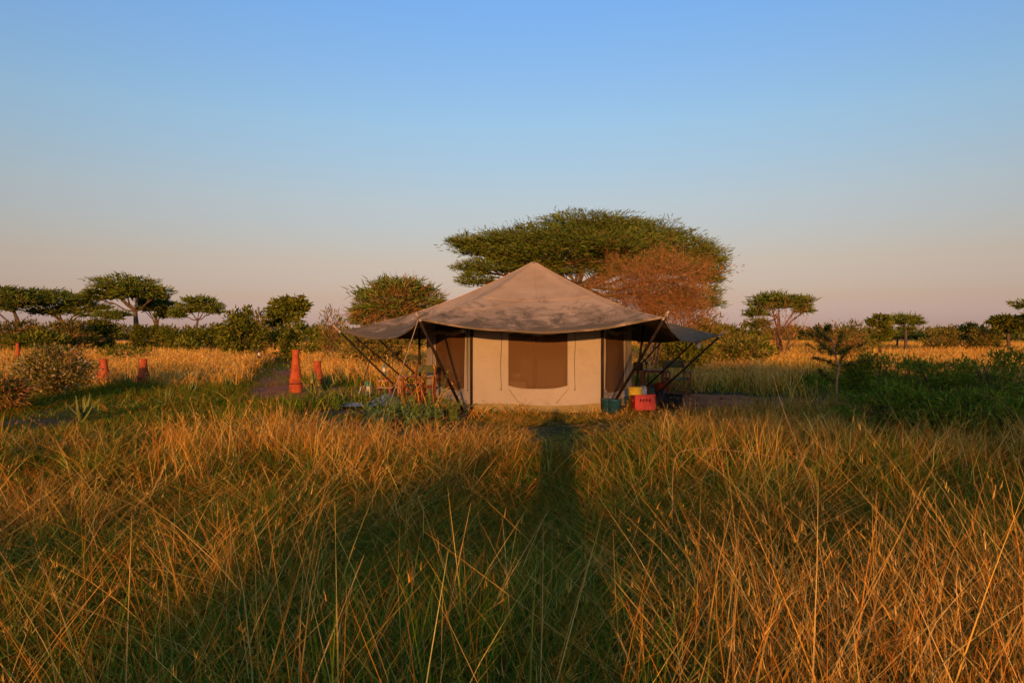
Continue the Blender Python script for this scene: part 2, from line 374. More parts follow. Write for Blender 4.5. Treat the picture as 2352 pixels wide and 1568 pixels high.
PROTO = {}
def proto(kind, parts):
    PROTO.setdefault(kind, []).append(merge([p for p in parts if p is not None]))
DEAD = STRAW[[2, 3, 5]] * 0.7
for i in range(10):
    # tall dry grass, near
    s = blades(8, 0.45, 1.05, 0.0040, 0.0072, 0.13, 0.34, 0.32, STRAW, 4, kink=0.14)
    l = blades(10, 0.22, 0.6, 0.005, 0.010, 0.13, 0.55, 0.9, np.concatenate([STRAW[[0, 2, 3, 5]], GREEN[[3, 4]]]), 3, kink=0.25)
    g = blades(9, 0.2, 0.5, 0.006, 0.010, 0.12, 0.4, 0.7, GREEN, 3)
    proto('dry', [s[:3], l[:3], g[:3], heads(s[3], 0.35, 0.032, 0.0026, STRAW[[1, 4, 0]], 8)])
    # green tufts, near
    g = blades(26, 0.25, 0.62, 0.006, 0.011, 0.13, 0.38, 0.75, GREEN, 4)
    l = blades(7, 0.3, 0.75, 0.003, 0.006, 0.13, 0.4, 0.5, STRAW, 3, kink=0.15)
    proto('green', [g[:3], l[:3]])
    # the same two, 6-14 m off
    s = blades(9, 0.45, 0.9, 0.006, 0.010, 0.16, 0.28, 0.30, STRAW, 3, kink=0.12)
    l = blades(9, 0.22, 0.55, 0.008, 0.013, 0.16, 0.5, 0.8, np.concatenate([STRAW[[0, 2]], GREEN[[1, 3, 4, 4]]]), 2)
    g = blades(7, 0.2, 0.5, 0.010, 0.015, 0.16, 0.4, 0.7, GREEN, 2)
    proto('dry_mid', [s[:3], l[:3], g[:3], heads(s[3], 0.35, 0.05, 0.0048, STRAW[[1, 4]], 4)])
    g = blades(20, 0.22, 0.58, 0.010, 0.016, 0.16, 0.38, 0.7, GREEN, 2)
    l = blades(6, 0.3, 0.7, 0.006, 0.010, 0.16, 0.4, 0.5, STRAW, 3)
    proto('green_mid', [g[:3], l[:3]])
    # low thatch that closes the ground
    l = blades(22, 0.10, 0.32, 0.005, 0.010, 0.18, 0.9, 1.0, np.concatenate([DEAD, GREEN[:3]]), 2)
    proto('thatch', [l[:3]])
    # short green lawn of the path
    l = blades(24, 0.06, 0.26, 0.010, 0.018, 0.25, 0.5, 0.7, np.concatenate([GREEN[[0, 1, 2, 2, 3]], STRAW[2:3] * 0.7]), 1)
    proto('lawn', [l[:3]])
    # plume grass 14-46 m off
    s = blades(12, 0.5, 0.85, 0.013, 0.022, 0.28, 0.22, 0.28, STRAW[[0, 1, 4, 3]], 2)
    g = blades(9, 0.25, 0.55, 0.018, 0.028, 0.28, 0.4, 0.6, np.concatenate([GREEN[[0, 1, 3, 4]], STRAW[:2]]), 2)
    proto('plume', [s[:3], g[:3], heads(s[3], 0.5, 0.10, 0.02, STRAW[[1, 4, 4]], 2)])
    g = blades(18, 0.25, 0.6, 0.018, 0.03, 0.28, 0.4, 0.6, GREEN[[0, 1, 2, 3, 4]], 2)
    proto('plume_green', [g[:3]])
    # far grass, broad clumps
    s = blades(14, 0.45, 0.8, 0.04, 0.08, 0.9, 0.22, 0.3, STRAW[[0, 1, 4, 3]], 1)
    g = blades(4, 0.25, 0.6, 0.04, 0.08, 0.9, 0.4, 0.6, np.concatenate([GREEN[[1, 3, 4]], STRAW[:2]]), 1)
    proto('farfield', [s[:3], g[:3]])
    s = blades(16, 0.3, 0.7, 0.04, 0.08, 0.9, 0.3, 0.5, np.concatenate([GREEN[[1, 3, 4, 4]], STRAW[:2]]), 1)
    proto('fargreen', [s[:3]])
TRI = [0]
def scatter(name, kind, pts, rotz, scl, label, tilt):
    """one 'stuff' object of real blades: every clump turned, leaned, stretched and tinted on its own"""
    n = len(pts); var = RNG.integers(0, len(PROTO[kind]), n); parts = []
    for v, (PV, PF, PC) in enumerate(PROTO[kind]):
        w = np.where(var == v)[0]
        if not len(w): continue
        c, s_ = np.cos(rotz[w])[:, None], np.sin(rotz[w])[:, None]
        X = PV[None, :, 0] * scl[w, 0:1]; Y = PV[None, :, 1] * scl[w, 1:2]; Z = PV[None, :, 2] * scl[w, 2:3]
        X = X + tilt[w, 0:1] * Z; Y = Y + tilt[w, 1:2] * Z
        W = np.stack([X * c - Y * s_ + pts[w, 0:1], X * s_ + Y * c + pts[w, 1:2], Z + pts[w, 2:3]], -1)
        FF = PF[None] + (np.arange(len(w)) * len(PV))[:, None, None]
        CC = PC[None] * RNG.uniform(0.78, 1.15, (len(w), 1, 1)) * (1 + RNG.normal(0, 0.05, (len(w), 1, 3)))
        parts.append((W.reshape(-1, 3), FF.reshape(-1, 4), np.clip(CC.reshape(-1, 3), 0, 0.8)))
    V, Fq, C = merge(parts); TRI[0] += 2 * len(Fq)
    o = link(name, np_mesh(name, V, Fq, C), M['blade']); return tag(o, label, 'grass', kind='stuff')
def wedge(n, y0, y1, slope=0.86, extra=1.5):
    """random points of the part of the plain between two distances, a little wider than the view"""
    m = int(n * 2.2) + 50
    y = np.sqrt(RNG.uniform(max(y0, 0) ** 2 if y0 >= 0 else 0, y1 ** 2, m)) if y0 >= 0 else RNG.uniform(y0, y1, m)
    x = RNG.uniform(-1, 1, m) * (np.abs(y) * slope + extra)
    return x[:n], y[:n]
def clear_mask(x, y, grow=0.0):
    k = ~in_poly(x, y, DL) & ~in_poly(x, y, DR)
    k &= ~((np.hypot(x - CX, y - CY) < 2.75 + grow))
    return k
def do_scatter(name, kind, x, y, keep, hs, ws, label, tiltamt=0.06):
    x, y, hs, ws = x[keep], y[keep], hs[keep], ws[keep]; n = len(x)
    z = gz(x, y) * 0.6 - 0.02
    scatter(name, kind, np.stack([x, y, z], 1), RNG.uniform(0, 6.283, n), np.stack([ws, ws, hs], 1), label, RNG.normal(0, tiltamt, (n, 2)))
def hprof(x, y):                                 # height of the tall grass over the plain
    h = 0.84 + 0.22 * vnoise(x, y, 0, 1.3) + 0.12 * vnoise(x, y, 2, 0.45)
    lowp = np.minimum(seg_dist(x, y, LOWPATH) / 1.5, seg_dist(x, y, LOWPATH2) / 1.1)
    lowp = np.where(in_poly(x + 0.5 * vnoise(x, y, 2, 0.7), y + 0.5 * vnoise(x, y, 1, 0.7), LOWAREA), 0.3, lowp)
    return h, lowp
def dryness(x, y):
    v = vnoise(x, y, 1, 1.6)
    v = v + 0.9 * np.exp(-(((x + 2.6) / 3.2) ** 2 + ((y - 10.5) / 3.5) ** 2))          # golden stand left of the tent
    v = v + 0.7 * np.exp(-(((x - 1.6) / 1.2) ** 2 + ((y - 3.0) / 1.6) ** 2))
    v = v + 0.5 * np.exp(-(((x - 6) / 2.5) ** 2 + ((y - 9.5) / 2.2) ** 2))
    v = v - 1.4 * np.exp(-(((x - 3.6) / 1.0) ** 2 + ((y - 5.2) / 1.3) ** 2))         # lush patch right
    v = v - 1.2 * np.exp(-(((x - 0.05) / 0.7) ** 2 + ((y - 3.0) / 1.3) ** 2))        # lush patch centre
    v = v - 0.8 * np.exp(-(((x + 2.2) / 1.2) ** 2 + ((y - 14.2) / 1.2) ** 2))
    return v
def stand(n, y0, y1, kd, kg, nm, labels, ws0=1.0):
    x, y = wedge(n, y0, y1); h, lp = hprof(x, y); k = clear_mask(x, y) & (lp > 1); dn = dryness(x, y)
    near = np.clip((14.6 - y) / 7.0, 0.36, 1) * h
    dens = 0.42 + 0.75 * vnoise(x, y, 2, 0.42)
    isdry = dn + 0.8 * vnoise(x, y, 0, 0.33) + RNG.uniform(-0.45, 0.45, len(x)) > 0.52
    wz = ((x + 1.75) / 1.35) ** 2 + ((y - 12.4) / 2.0) ** 2 < 1; k &= ~(wz & (RNG.uniform(0, 1, len(x)) < 0.75)); near = np.where(wz, near * 0.6, near)
    kp = k & (RNG.uniform(0, 1, len(x)) < np.clip(dens + 0.2, 0.12, 1))
    do_scatter('dry_grass' + nm, kd, x, y, kp & isdry, near * RNG.uniform(0.7, 1.15, len(x)), ws0 * RNG.uniform(0.85, 1.3, len(x)), labels[0], 0.16)
    do_scatter('green_grass' + nm, kg, x, y, kp & ~isdry, near * RNG.uniform(0.75, 1.25, len(x)), ws0 * RNG.uniform(0.85, 1.3, len(x)), labels[1], 0.10)
stand(4200, 1.05, 6.0, 'dry', 'green', '', ('tall golden dry grass of the nearest foreground', 'lush green grass tufts between the dry stalks of the nearest foreground'))
stand(7200, 6.0, 14.0, 'dry_mid', 'green_mid', '_stand', ('tall golden dry grass between the foreground and the tent', 'green grass tufts between the foreground and the tent'))
x, y = wedge(6000, 0.9, 9); h, lp = hprof(x, y); k = clear_mask(x, y) & (lp > 0.8)
do_scatter('grass_thatch', 'thatch', x, y, k, RNG.uniform(0.8, 1.3, len(x)), RNG.uniform(0.9, 1.4, len(x)), 'matted low grass and dead stalks covering the soil in the foreground')
# behind the camera, where the low sun comes from
x = RNG.uniform(-8, 6, 2000); y = RNG.uniform(-7, 1.05, 2000); h, lp = hprof(x, y); k = np.hypot(x, y + 0.25) > 0.45
do_scatter('grass_at_viewpoint', 'dry_mid', x, y, k, h * 1.12, RNG.uniform(0.9, 1.4, len(x)), 'dry grass around the standing photographer', 0.1)
# path lawn
x = np.concatenate([RNG.uniform(-19, -4, 9500), RNG.uniform(-16, -5, 1800)]); y = np.concatenate([RNG.uniform(6, 24, 9500), RNG.uniform(20, 46, 1800)])
h, lp = hprof(x, y); k = (lp < 1.15) & ~in_poly(x, y, DL)
do_scatter('path_lawn', 'lawn', x, y, k, (0.9 + 0.5 * vnoise(x, y, 1, 0.8)) * RNG.uniform(0.6, 1.5, len(x)), RNG.uniform(0.9, 1.5, len(x)), 'short green grass of the footpath past the red chimneys')
x = RNG.uniform(2, 11, 1500); y = RNG.uniform(13, 21, 1500); k = (RNG.uniform(0, 1, 1500) < 0.25 + 0.5 * (vnoise(x, y, 2, 0.8) > 0.5)) & (np.hypot(x - CX, y - CY) > 3) & in_poly(x, y, DR) & ((x > 6.3) | (y < 14.6))
k |= (RNG.uniform(0, 1, 1500) < 0.6) & in_poly(x, y, DR) & ~in_poly((x - 5.2) * 1.22 + 5.2, (y - 17.2) * 1.22 + 17.2, DR) & (np.hypot(x - CX, y - CY) > 3)
do_scatter('clearing_lawn', 'lawn', x, y, k, RNG.uniform(0.4, 0.9, len(x)), RNG.uniform(0.7, 1.2, len(x)), 'thin short grass at the edge of the dirt clearing')
x = RNG.uniform(-13, -2, 3200); y = RNG.uniform(16, 34, 3200); k = in_poly(x, y, DL) & (vnoise(x, y, 2, 0.7) > np.where(y > 20, -0.45, 0.45))
do_scatter('trail_lawn', 'lawn', x, y, k, RNG.uniform(0.4, 1.0, len(x)), RNG.uniform(0.7, 1.3, len(x)), 'patches of short grass growing through the trodden dirt trail')
x = RNG.uniform(-19, -4.5, 500); y = RNG.uniform(6.5, 22, 500); h, lp = hprof(x, y); k = (lp < 0.9) & (vnoise(x, y, 0, 0.9) > -0.15) & ~in_poly(x, y, DL)
do_scatter('path_tufts', 'green_mid', x, y, k, h * RNG.uniform(0.35, 0.75, len(x)), RNG.uniform(0.9, 1.6, len(x)), 'half tall grass tufts scattered over the low grassy path')
x = RNG.uniform(3.5, 10, 420); y = RNG.uniform(13.6, 15.7, 420); k = (y < 14.5 + 0.22 * (x - 4.2).clip(0) + RNG.uniform(-0.3, 0.4, 420))
do_scatter('clearing_stalks', 'dry_mid', x, y, k, RNG.uniform(0.3, 0.65, 420), RNG.uniform(0.8, 1.2, 420), 'loose dry stalks fringing the near edge of the dirt clearing', 0.16)
# plume grass 13-46 m
x, y = wedge(9000, 13.4, 46, 0.86, 2); h, lp = hprof(x, y); k = clear_mask(x, y, 0.1) & (lp > 1)
front = (np.abs(x - CX) < 2.2) & (y < CY)                       # low along the foot of the tent
k &= ~((np.abs(x - 5.5) < 3.2) & (y < 14.6) & (RNG.uniform(0, 1, len(x)) < 0.35))
dry = dryness(x, y) * 0.5 + 0.25 + 0.6 * (y > 24) * (x < -5) + RNG.uniform(-0.5, 0.5, len(x)) > 0
hh = h * np.where(front | (y < 14.8), 0.42, 0.95) * RNG.uniform(0.75, 1.2, len(x)); ww = RNG.uniform(0.9, 1.35, len(x)) * (0.8 + y / 60)
do_scatter('plume_grass', 'plume', x, y, k & dry, hh, ww, 'pale plumed dry grass standing around the tent and camp')
do_scatter('green_grass_patches', 'plume_green', x, y, k & ~dry, hh, ww, 'green grass patches among the plumed grass around the camp')
# far field
x, y = wedge(9000, 42, 140, 0.86, 4); g_ = vnoise(x, y, 1, 7.0) + 0.55 * (x > 8) - 0.5 * (x < -20)
do_scatter('far_dry_grass', 'farfield', x, y, g_ < 0.45, RNG.uniform(0.7, 1.1, len(x)), RNG.uniform(0.9, 1.5, len(x)), 'golden dry grass field stretching to the far trees')
do_scatter('far_green_grass', 'fargreen', x, y, g_ >= 0.45, RNG.uniform(0.8, 1.3, len(x)), RNG.uniform(0.9, 1.5, len(x)), 'greener far grass among the distant bushes')
print('GRASS TRIS', TRI[0])
#@@TREES
# ------------------------------------------------------------------ trees and shrubs
ACA = np.array([(0.115, 0.165, 0.020), (0.155, 0.205, 0.025), (0.075, 0.110, 0.014), (0.195, 0.225, 0.034), (0.20, 0.165, 0.04)])
LEAFY = np.array([(0.115, 0.135, 0.014), (0.165, 0.175, 0.018), (0.075, 0.095, 0.010), (0.22, 0.19, 0.025)])
OLIVE = np.array([(0.15, 0.14, 0.022), (0.21, 0.175, 0.03), (0.11, 0.12, 0.018), (0.27, 0.17, 0.04)])
DRYT = np.array([(0.34, 0.16, 0.05), (0.42, 0.22, 0.075), (0.25, 0.10, 0.03), (0.38, 0.18, 0.06)])
def sprays(pos, direc, L, w, pal, rng=RNG, curve=0.25):
    """feathery twigs: narrow leaf strips of two quads, turned any way about their length"""
    n = len(pos); d = direc / np.maximum(np.linalg.norm(direc, axis=1, keepdims=True), 1e-6)
    r = rng.normal(0, 1, (n, 3)); s_ = np.cross(d, r); s_ /= np.maximum(np.linalg.norm(s_, axis=1, keepdims=True), 1e-6)
    b = np.cross(d, s_)
    L = L * rng.uniform(0.6, 1.35, (n, 1)); w = w * rng.uniform(0.7, 1.3, (n, 1))
    mid = pos + d * L * 0.5 + b * L * curve * 0.3; tip = pos + d * L + b * L * curve * rng.uniform(-1, 1, (n, 1))
    V = np.stack([pos - s_ * w * 0.35, pos + s_ * w * 0.35, mid + s_ * w * 0.5, mid - s_ * w * 0.5, tip + s_ * w * 0.12, tip - s_ * w * 0.12], 1)
    o = (np.arange(n) * 6)[:, None]
    Fq = np.concatenate([o + np.array([[0, 1, 2, 3]]), o + np.array([[3, 2, 4, 5]])], 0)
    C = np.repeat((pal[rng.integers(0, len(pal), n)] * rng.uniform(0.75, 1.25, (n, 1)))[:, None], 6, 1)
    return V.reshape(-1, 3), Fq, C.reshape(-1, 3)
def pad_points(c, rx, ry, rz, n, clumps=26, rng=RNG, flat=0.45):
    """points bunched in small clumps through a flattened crown cushion, flat below, domed above"""
    u = rng.normal(0, 1, (clumps, 3)); u /= np.linalg.norm(u, axis=1, keepdims=True)
    u *= (rng.uniform(0.15, 1, (clumps, 1)) ** 0.45)
    u[:, 2] = np.where(u[:, 2] < 0, u[:, 2] * flat, u[:, 2])
    k = rng.integers(0, clumps, n)
    p = u[k] + rng.normal(0, 1, (n, 3)) * np.array([0.16, 0.16, 0.12])
    return np.array(c)[None] + p * np.array([rx, ry, rz]), p
def limb_pts(a, b, rng, sag=0.12, n=5):
    a, b = np.array(a, float), np.array(b, float); L = np.linalg.norm(b - a); pts = []
    off = rng.normal(0, sag * L * 0.35, 3)
    for t in np.linspace(0, 1, n):
        p = a * (1 - t) + b * t + off * math.sin(math.pi * t); p[2] += sag * L * math.sin(math.pi * t) * (-0.4 if t < 0.5 else 0.3); pts.append(p)
    return pts
def tree(name, label, trunk, pads, d, pal=ACA, n=2600, L=0.34, w=0.05, r0=0.16, group=None, cat='tree', seed=0, twigs=10, up=0.35, depth=0.8, flat=0.45, dryfrac=0.0, clumps=26, ydepth=True, bark='bark'):
    """trunk: picture-plane points [(x, y)...] at distance d; pads: (x, y, half width, half height) in the same measure"""
    rng = np.random.default_rng(seed + 100); f = d / F
    base = P(trunk[0][0], trunk[0][1], d); base.z = -0.05
    root = thing(name, label, cat, base, 0, group); b0 = np.array(base)
    tp = [np.array(P(x, y, d)) - b0 for x, y in trunk]; tp[0][2] = 0.0
    tp = [p + np.array([0, rng.normal(0, 0.08 * r0 * 5), 0]) * (i > 0) for i, p in enumerate(tp)]
    mb = MB(); k = len(tp)
    mb.tube(tp, [r0 * (1.25 if i == 0 else 1) * (1 - 0.5 * i / max(k - 1, 1)) for i in range(k)], 8)
    parts = []; lm = MB(); tot = sum(p[2] * p[3] for p in pads)
    for (cx, cy, hw, hh) in pads:
        rx, rz = hw * f, max(hh * f, 0.12)
        c = np.array(P(cx, cy, d)) - b0; c[1] += rng.uniform(-0.6, 0.6) * rx * 0.5 if ydepth else 0
        ry = rx * depth; m = max(60, int(n * hw * hh / tot))
        pts, u = pad_points(c, rx, ry, rz, m, clumps, rng, flat)
        dr = u * np.array([1, 1, 0.35]) + rng.normal(0, 1, (m, 3)) * np.array([0.6, 0.6, 0.28]); dr[:, 2] += up * 0.6
        parts.append(sprays(pts, dr, L, w, pal, rng))
        if dryfrac:
            md = int(m * dryfrac); pd, ud = pad_points(c - np.array([0, 0.1 * ry, 0.25 * rz]), rx, ry, rz, md, clumps, rng, flat)
            parts.append(sprays(pd, ud + rng.normal(0, 0.7, (md, 3)), L * 1.5, w * 0.45, DRYT, rng))
        s = tp[-1] if rng.uniform() < 0.6 or k < 3 else tp[-2]
        e = c + np.array([0, 0, -0.25 * rz]); lp = limb_pts(s, e, rng)
        rr = r0 * 0.34; lm.tube(lp, [rr * (1 - 0.6 * t) for t in np.linspace(0, 1, 5)], 6)
        for q in range(twigs):
            e2 = c + np.array([rng.uniform(-0.85, 0.85) * rx, rng.uniform(-0.8, 0.8) * ry, rng.uniform(-0.3, 0.45) * rz])
            lm.tube(limb_pts(lp[rng.integers(2, 5)], e2, rng), [rr * 0.35, rr * 0.3, rr * 0.24, rr * 0.17, rr * 0.08], 4, caps=False)
    to = mb.build('trunk', M[bark], root, smooth=True)
    lm.build('limbs', M[bark], root, smooth=True)
    V, Fq, C = merge(parts); link('crown', np_mesh('crown', V, Fq, C), M['leaf'], root)
    TRI[0] += 2 * len(Fq)
    return root
def dry_branches(o0, n, size, rng, levels=3, rw=0.02, spread=0.9, upw=0.5, pal=DRYT):
    """bare tangled twigs as narrow curved strips, each springing from an earlier one"""
    starts = np.zeros((n[0], 3)) + np.array(o0) + rng.normal(0, 0.12, (n[0], 3)) * size
    dirs = rng.normal(0, spread, (n[0], 3)); dirs[:, 2] = np.abs(dirs[:, 2]) * 0.6 + upw
    parts = []; L = size[2] if hasattr(size, '__len__') else size
    Ls = np.array(size); w = rw * 3
    for lv in range(levels):
        m = len(starts); d = dirs / np.linalg.norm(dirs, axis=1, keepdims=True)
        ln = rng.uniform(0.35, 0.75, (m, 1)) * (0.62 ** lv); K = 4; pts = [starts]
        cur = starts; dd = d.copy()
        for k in range(K):
            dd = dd + rng.normal(0, 0.28, (m, 3)); dd /= np.linalg.norm(dd, axis=1, keepdims=True)
            cur = cur + dd * ln / K * Ls; pts.append(cur)
        c = np.stack(pts, 1); s_ = np.cross(d, rng.normal(0, 1, (m, 3))); s_ /= np.linalg.norm(s_, axis=1, keepdims=True)
        wd = (w * np.linspace(1, 0.4, K + 1))[None, :, None]
        V = np.stack([c - s_[:, None] * wd / 2, c + s_[:, None] * wd / 2], 2).reshape(m, -1, 3)
        b = (np.arange(m) * (K + 1) * 2)[:, None] + np.arange(K)[None] * 2
        Fq = np.stack([b, b + 1, b + 3, b + 2], -1).reshape(-1, 4)
        C = np.repeat((pal[rng.integers(0, len(pal), m)] * rng.uniform(0.8, 1.2, (m, 1)))[:, None], (K + 1) * 2, 1).reshape(-1, 3)
        parts.append((V.reshape(-1, 3), Fq, C)); w *= 0.5
        if lv + 1 < levels:
            q = n[lv + 1]; pi = rng.integers(0, m, q); ki = rng.integers(1, K + 1, q)
            starts = c[pi, ki]; dirs = (c[pi, ki] - c[pi, ki - 1]); dirs = dirs / np.maximum(np.linalg.norm(dirs, axis=1, keepdims=True), 1e-6) + rng.normal(0, 0.75, (q, 3))
    return merge(parts)
def shrub(name, label, x, y, d, hw, hh, pal=LEAFY, n=1500, L=0.14, w=0.06, seed=0, group=None, cat='shrub', dry=0, stems=9, up=0.4, clumps=40, bark='bark'):
    """bushy plant reaching the ground: leafy branches in many clumps round a fan of stems"""
    rng = np.random.default_rng(seed + 500); f = d / F; b = P(x, y, d); H = 2 * hh * f; b.z = 0
    zt = EYE - (y - hh - 768) / F * d; hh = (zt - 0.15) / 2 / f; cz = 0.15 + hh * f
    root = thing(name, label, cat, (b.x, b.y, -0.03), 0, group); parts = []
    c = np.array([0, 0, max(cz, 0.2)]); rx, rz = hw * f, hh * f
    pts, u = pad_points(c, rx, rx * 0.8, rz, n, clumps, rng, 1.0); pts[:, 2] = np.maximum(pts[:, 2], 0.04)
    dr = u + rng.normal(0, 0.7, (n, 3)); dr[:, 2] += up
    parts.append(sprays(pts, dr, L, w, pal, rng))
    mb = MB()
    for q in range(stems):
        a = rng.uniform(0, 6.28); r = rng.uniform(0.2, 0.85)
        e = np.array([r * rx * math.cos(a), r * rx * 0.8 * math.sin(a), c[2] + rng.uniform(-0.2, 0.8) * rz])
        mb.tube(limb_pts((rng.normal(0, 0.05), rng.normal(0, 0.05), 0), e, rng), [0.028, 0.022, 0.017, 0.012, 0.006], 5)
    mb.build('stems', M[bark], root, smooth=True)
    V, Fq, C = merge(parts); link('foliage', np_mesh('foliage', V, Fq, C), M['leaf'], root); TRI[0] += 2 * len(Fq)
    if dry:
        V, Fq, C = dry_branches((0, 0, c[2] * 0.5), (14, 90, dry), np.array([rx * 1.5, rx * 1.2, rz * 1.6]), rng, rw=0.012 * d / 25)
        link('bare_twigs', np_mesh('bare_twigs', V, Fq, C), M['leaf'], root); TRI[0] += 2 * len(Fq)
    return root

# the great umbrella thorn behind the tent
tree('umbrella_thorn_tree', 'huge spreading green umbrella thorn tree rising behind the tent roof', [(1330, 800), (1335, 730), (1320, 690), (1330, 655)],
     [(1330, 570, 190, 50), (1225, 555, 125, 40), (1450, 560, 145, 50), (1570, 595, 85, 50), (1115, 570, 80, 28), (1068, 556, 40, 20), (1370, 530, 160, 30), (1490, 535, 105, 30), (1250, 595, 110, 30),
      (1625, 640, 36, 24), (1070, 615, 32, 13), (1600, 690, 60, 40), (1095, 645, 40, 22), (1420, 600, 120, 38), (1180, 575, 90, 30), (1150, 615, 75, 24), (1480, 615, 130, 40), (1250, 620, 90, 26), (1350, 512, 105, 18), (1600, 615, 62, 44)],
     35, n=85000, L=0.25, w=0.034, r0=0.30, seed=1, twigs=22, depth=0.75, clumps=70, up=0.35)
# dry thicket in front of its right half
def dry_tree(name, label, x, y, d, size, counts, seed, z0, rw, green=0, group=None):
    rng = np.random.default_rng(seed); b = P(x, y, d); b.z = -0.03
    root = thing(name, label, 'tree', b, 0, group); mb = MB()
    for q in range(5):
        e = np.array([rng.uniform(-0.4, 0.4) * size[0], rng.uniform(-0.3, 0.3) * size[1], z0 + rng.uniform(0, 0.4) * size[2]])
        mb.tube(limb_pts((rng.normal(0, 0.06), rng.normal(0, 0.06), 0), e, rng), [0.06, 0.05, 0.04, 0.03, 0.018], 6)
    mb.build('trunk', M['bark'], root, smooth=True)
    V, Fq, C = dry_branches((0, 0, z0), counts, np.array(size), rng, 4, rw)
    link('crown', np_mesh('crown', V, Fq, C), M['leaf'], root); TRI[0] += 2 * len(Fq)
    if green:
        pts, u = pad_points((0, 0, z0 + size[2] * 0.3), size[0] * 0.8, size[1] * 0.7, size[2] * 0.6, green, 30, rng, 1.0)
        V, Fq, C = sprays(pts, u + rng.normal(0, 0.6, (green, 3)), 0.16, 0.035, np.concatenate([DRYT, DRYT, OLIVE]), rng)
        link('leaves', np_mesh('leaves', V, Fq, C), M['leaf'], root); TRI[0] += 2 * len(Fq)
    return root
dry_tree('dry_thorn_tree', 'tangled leafless rust orange thorn tree right behind the tent roof', 1500, 800, 29, (3.5, 2.6, 3.2), (30, 300, 3400, 11000), 5, 2.6, 0.017, 3200)
shrub('olive_shrub', 'olive green shrub at the foot of the rust orange thorn tree', 1560, 725, 31, 90, 45, OLIVE, 2200, 0.22, 0.06, seed=3, dry=500)
# round bush-tree left of the roof
tree('bushy_thorn_tree', 'round bushy thorn tree with brown twigs inside, left of the tent roof', [(915, 800), (918, 770), (915, 730)],
     [(915, 690, 85, 45), (870, 710, 55, 35), (965, 700, 52, 36), (925, 662, 62, 26), (845, 728, 32, 26)], 30, ACA, 7000, 0.30, 0.045, 0.14, seed=6, twigs=16, flat=0.9, dryfrac=0.3, clumps=46, up=0.5)
G1 = 'umbrella trees along the left horizon'
tree('umbrella_tree', 'tall flat topped umbrella tree with one long bare leaning trunk', [(316, 786), (313, 745), (308, 715), (300, 700)],
     [(290, 655, 70, 18), (325, 668, 62, 18), (240, 670, 44, 15), (210, 682, 22, 10), (360, 678, 32, 12), (265, 680, 40, 10)], 75, ACA, 6500, 0.5, 0.10, 0.32, G1, seed=8, twigs=9)
tree('umbrella_tree', 'wide dark layered umbrella tree beside the tall flat topped one', [(180, 790), (150, 745), (120, 720)],
     [(130, 690, 75, 28), (70, 690, 50, 24), (185, 705, 48, 18), (120, 712, 60, 16), (215, 722, 30, 8)], 78, ACA * 0.8, 7000, 0.5, 0.10, 0.32, G1, seed=9, twigs=9)
tree('umbrella_tree', 'dark umbrella tree with pale slanting trunk at the end of the row', [(52, 790), (46, 750), (30, 715)],
     [(10, 680, 60, 24), (-45, 690, 60, 28), (50, 690, 34, 20), (10, 705, 55, 16)], 74, ACA * 0.8, 6000, 0.5, 0.10, 0.30, G1, seed=10, twigs=9)
tree('umbrella_tree', 'dark heavy crowned tree just behind the long trunked umbrella tree', [(362, 788), (362, 755), (358, 725)],
     [(355, 695, 42, 14), (375, 705, 38, 14), (340, 708, 24, 12), (390, 722, 26, 14)], 82, ACA * 0.7, 4200, 0.5, 0.10, 0.28, G1, seed=11, twigs=7)
tree('umbrella_tree', 'small open umbrella tree with forked bare stems closing the row', [(449, 786), (450, 755), (455, 735)],
     [(465, 692, 34, 10), (480, 705, 30, 10), (435, 710, 26, 14), (412, 722, 18, 14), (490, 715, 22, 7)], 72, ACA, 3200, 0.45, 0.09, 0.2, G1, seed=12, twigs=7)
tree('umbrella_tree', 'thin half bare young tree under the flat topped umbrella tree', [(258, 790), (258, 755), (252, 735)],
     [(240, 725, 22, 5), (272, 722, 22, 5), (262, 732, 18, 4)], 70, ACA, 700, 0.6, 0.09, 0.16, G1, seed=13, twigs=8)
# trees and shrubs between them and the tent
tree('leafy_tree', 'bright green leafy tree with a dark trunk behind the tall red chimney', [(662, 800), (664, 760), (662, 725)],
     [(660, 702, 36, 20), (688, 705, 24, 22), (640, 708, 22, 16), (664, 725, 40, 16), (640, 735, 24, 16)], 45, LEAFY, 4200, 0.22, 0.11, 0.16, seed=14, twigs=10, flat=0.9, up=0.1, clumps=30)
shrub('green_shrub', 'dense dark green shrub at the edge of the golden field', 556, 750, 40, 46, 34, LEAFY * 0.85, 2800, 0.22, 0.10, 15)
shrub('rusty_shrub', 'brownish shrub between the dark green shrub and the leafy tree', 605, 745, 48, 28, 30, OLIVE, 1200, 0.25, 0.08, 16, dry=350)
shrub('wispy_shrub', 'wispy half bare shrub beside the left tent pole tip', 762, 750, 38, 32, 42, OLIVE, 650, 0.26, 0.05, 17, dry=420, up=0.9)
shrub('green_shrub', 'low green thicket under the bright leafy tree', 690, 765, 43, 66, 26, LEAFY, 2400, 0.22, 0.09, 18)
shrub('green_shrub', 'low bushes at the foot of the round thorn tree', 880, 775, 29, 90, 28, OLIVE, 2600, 0.2, 0.06, 19, dry=300)
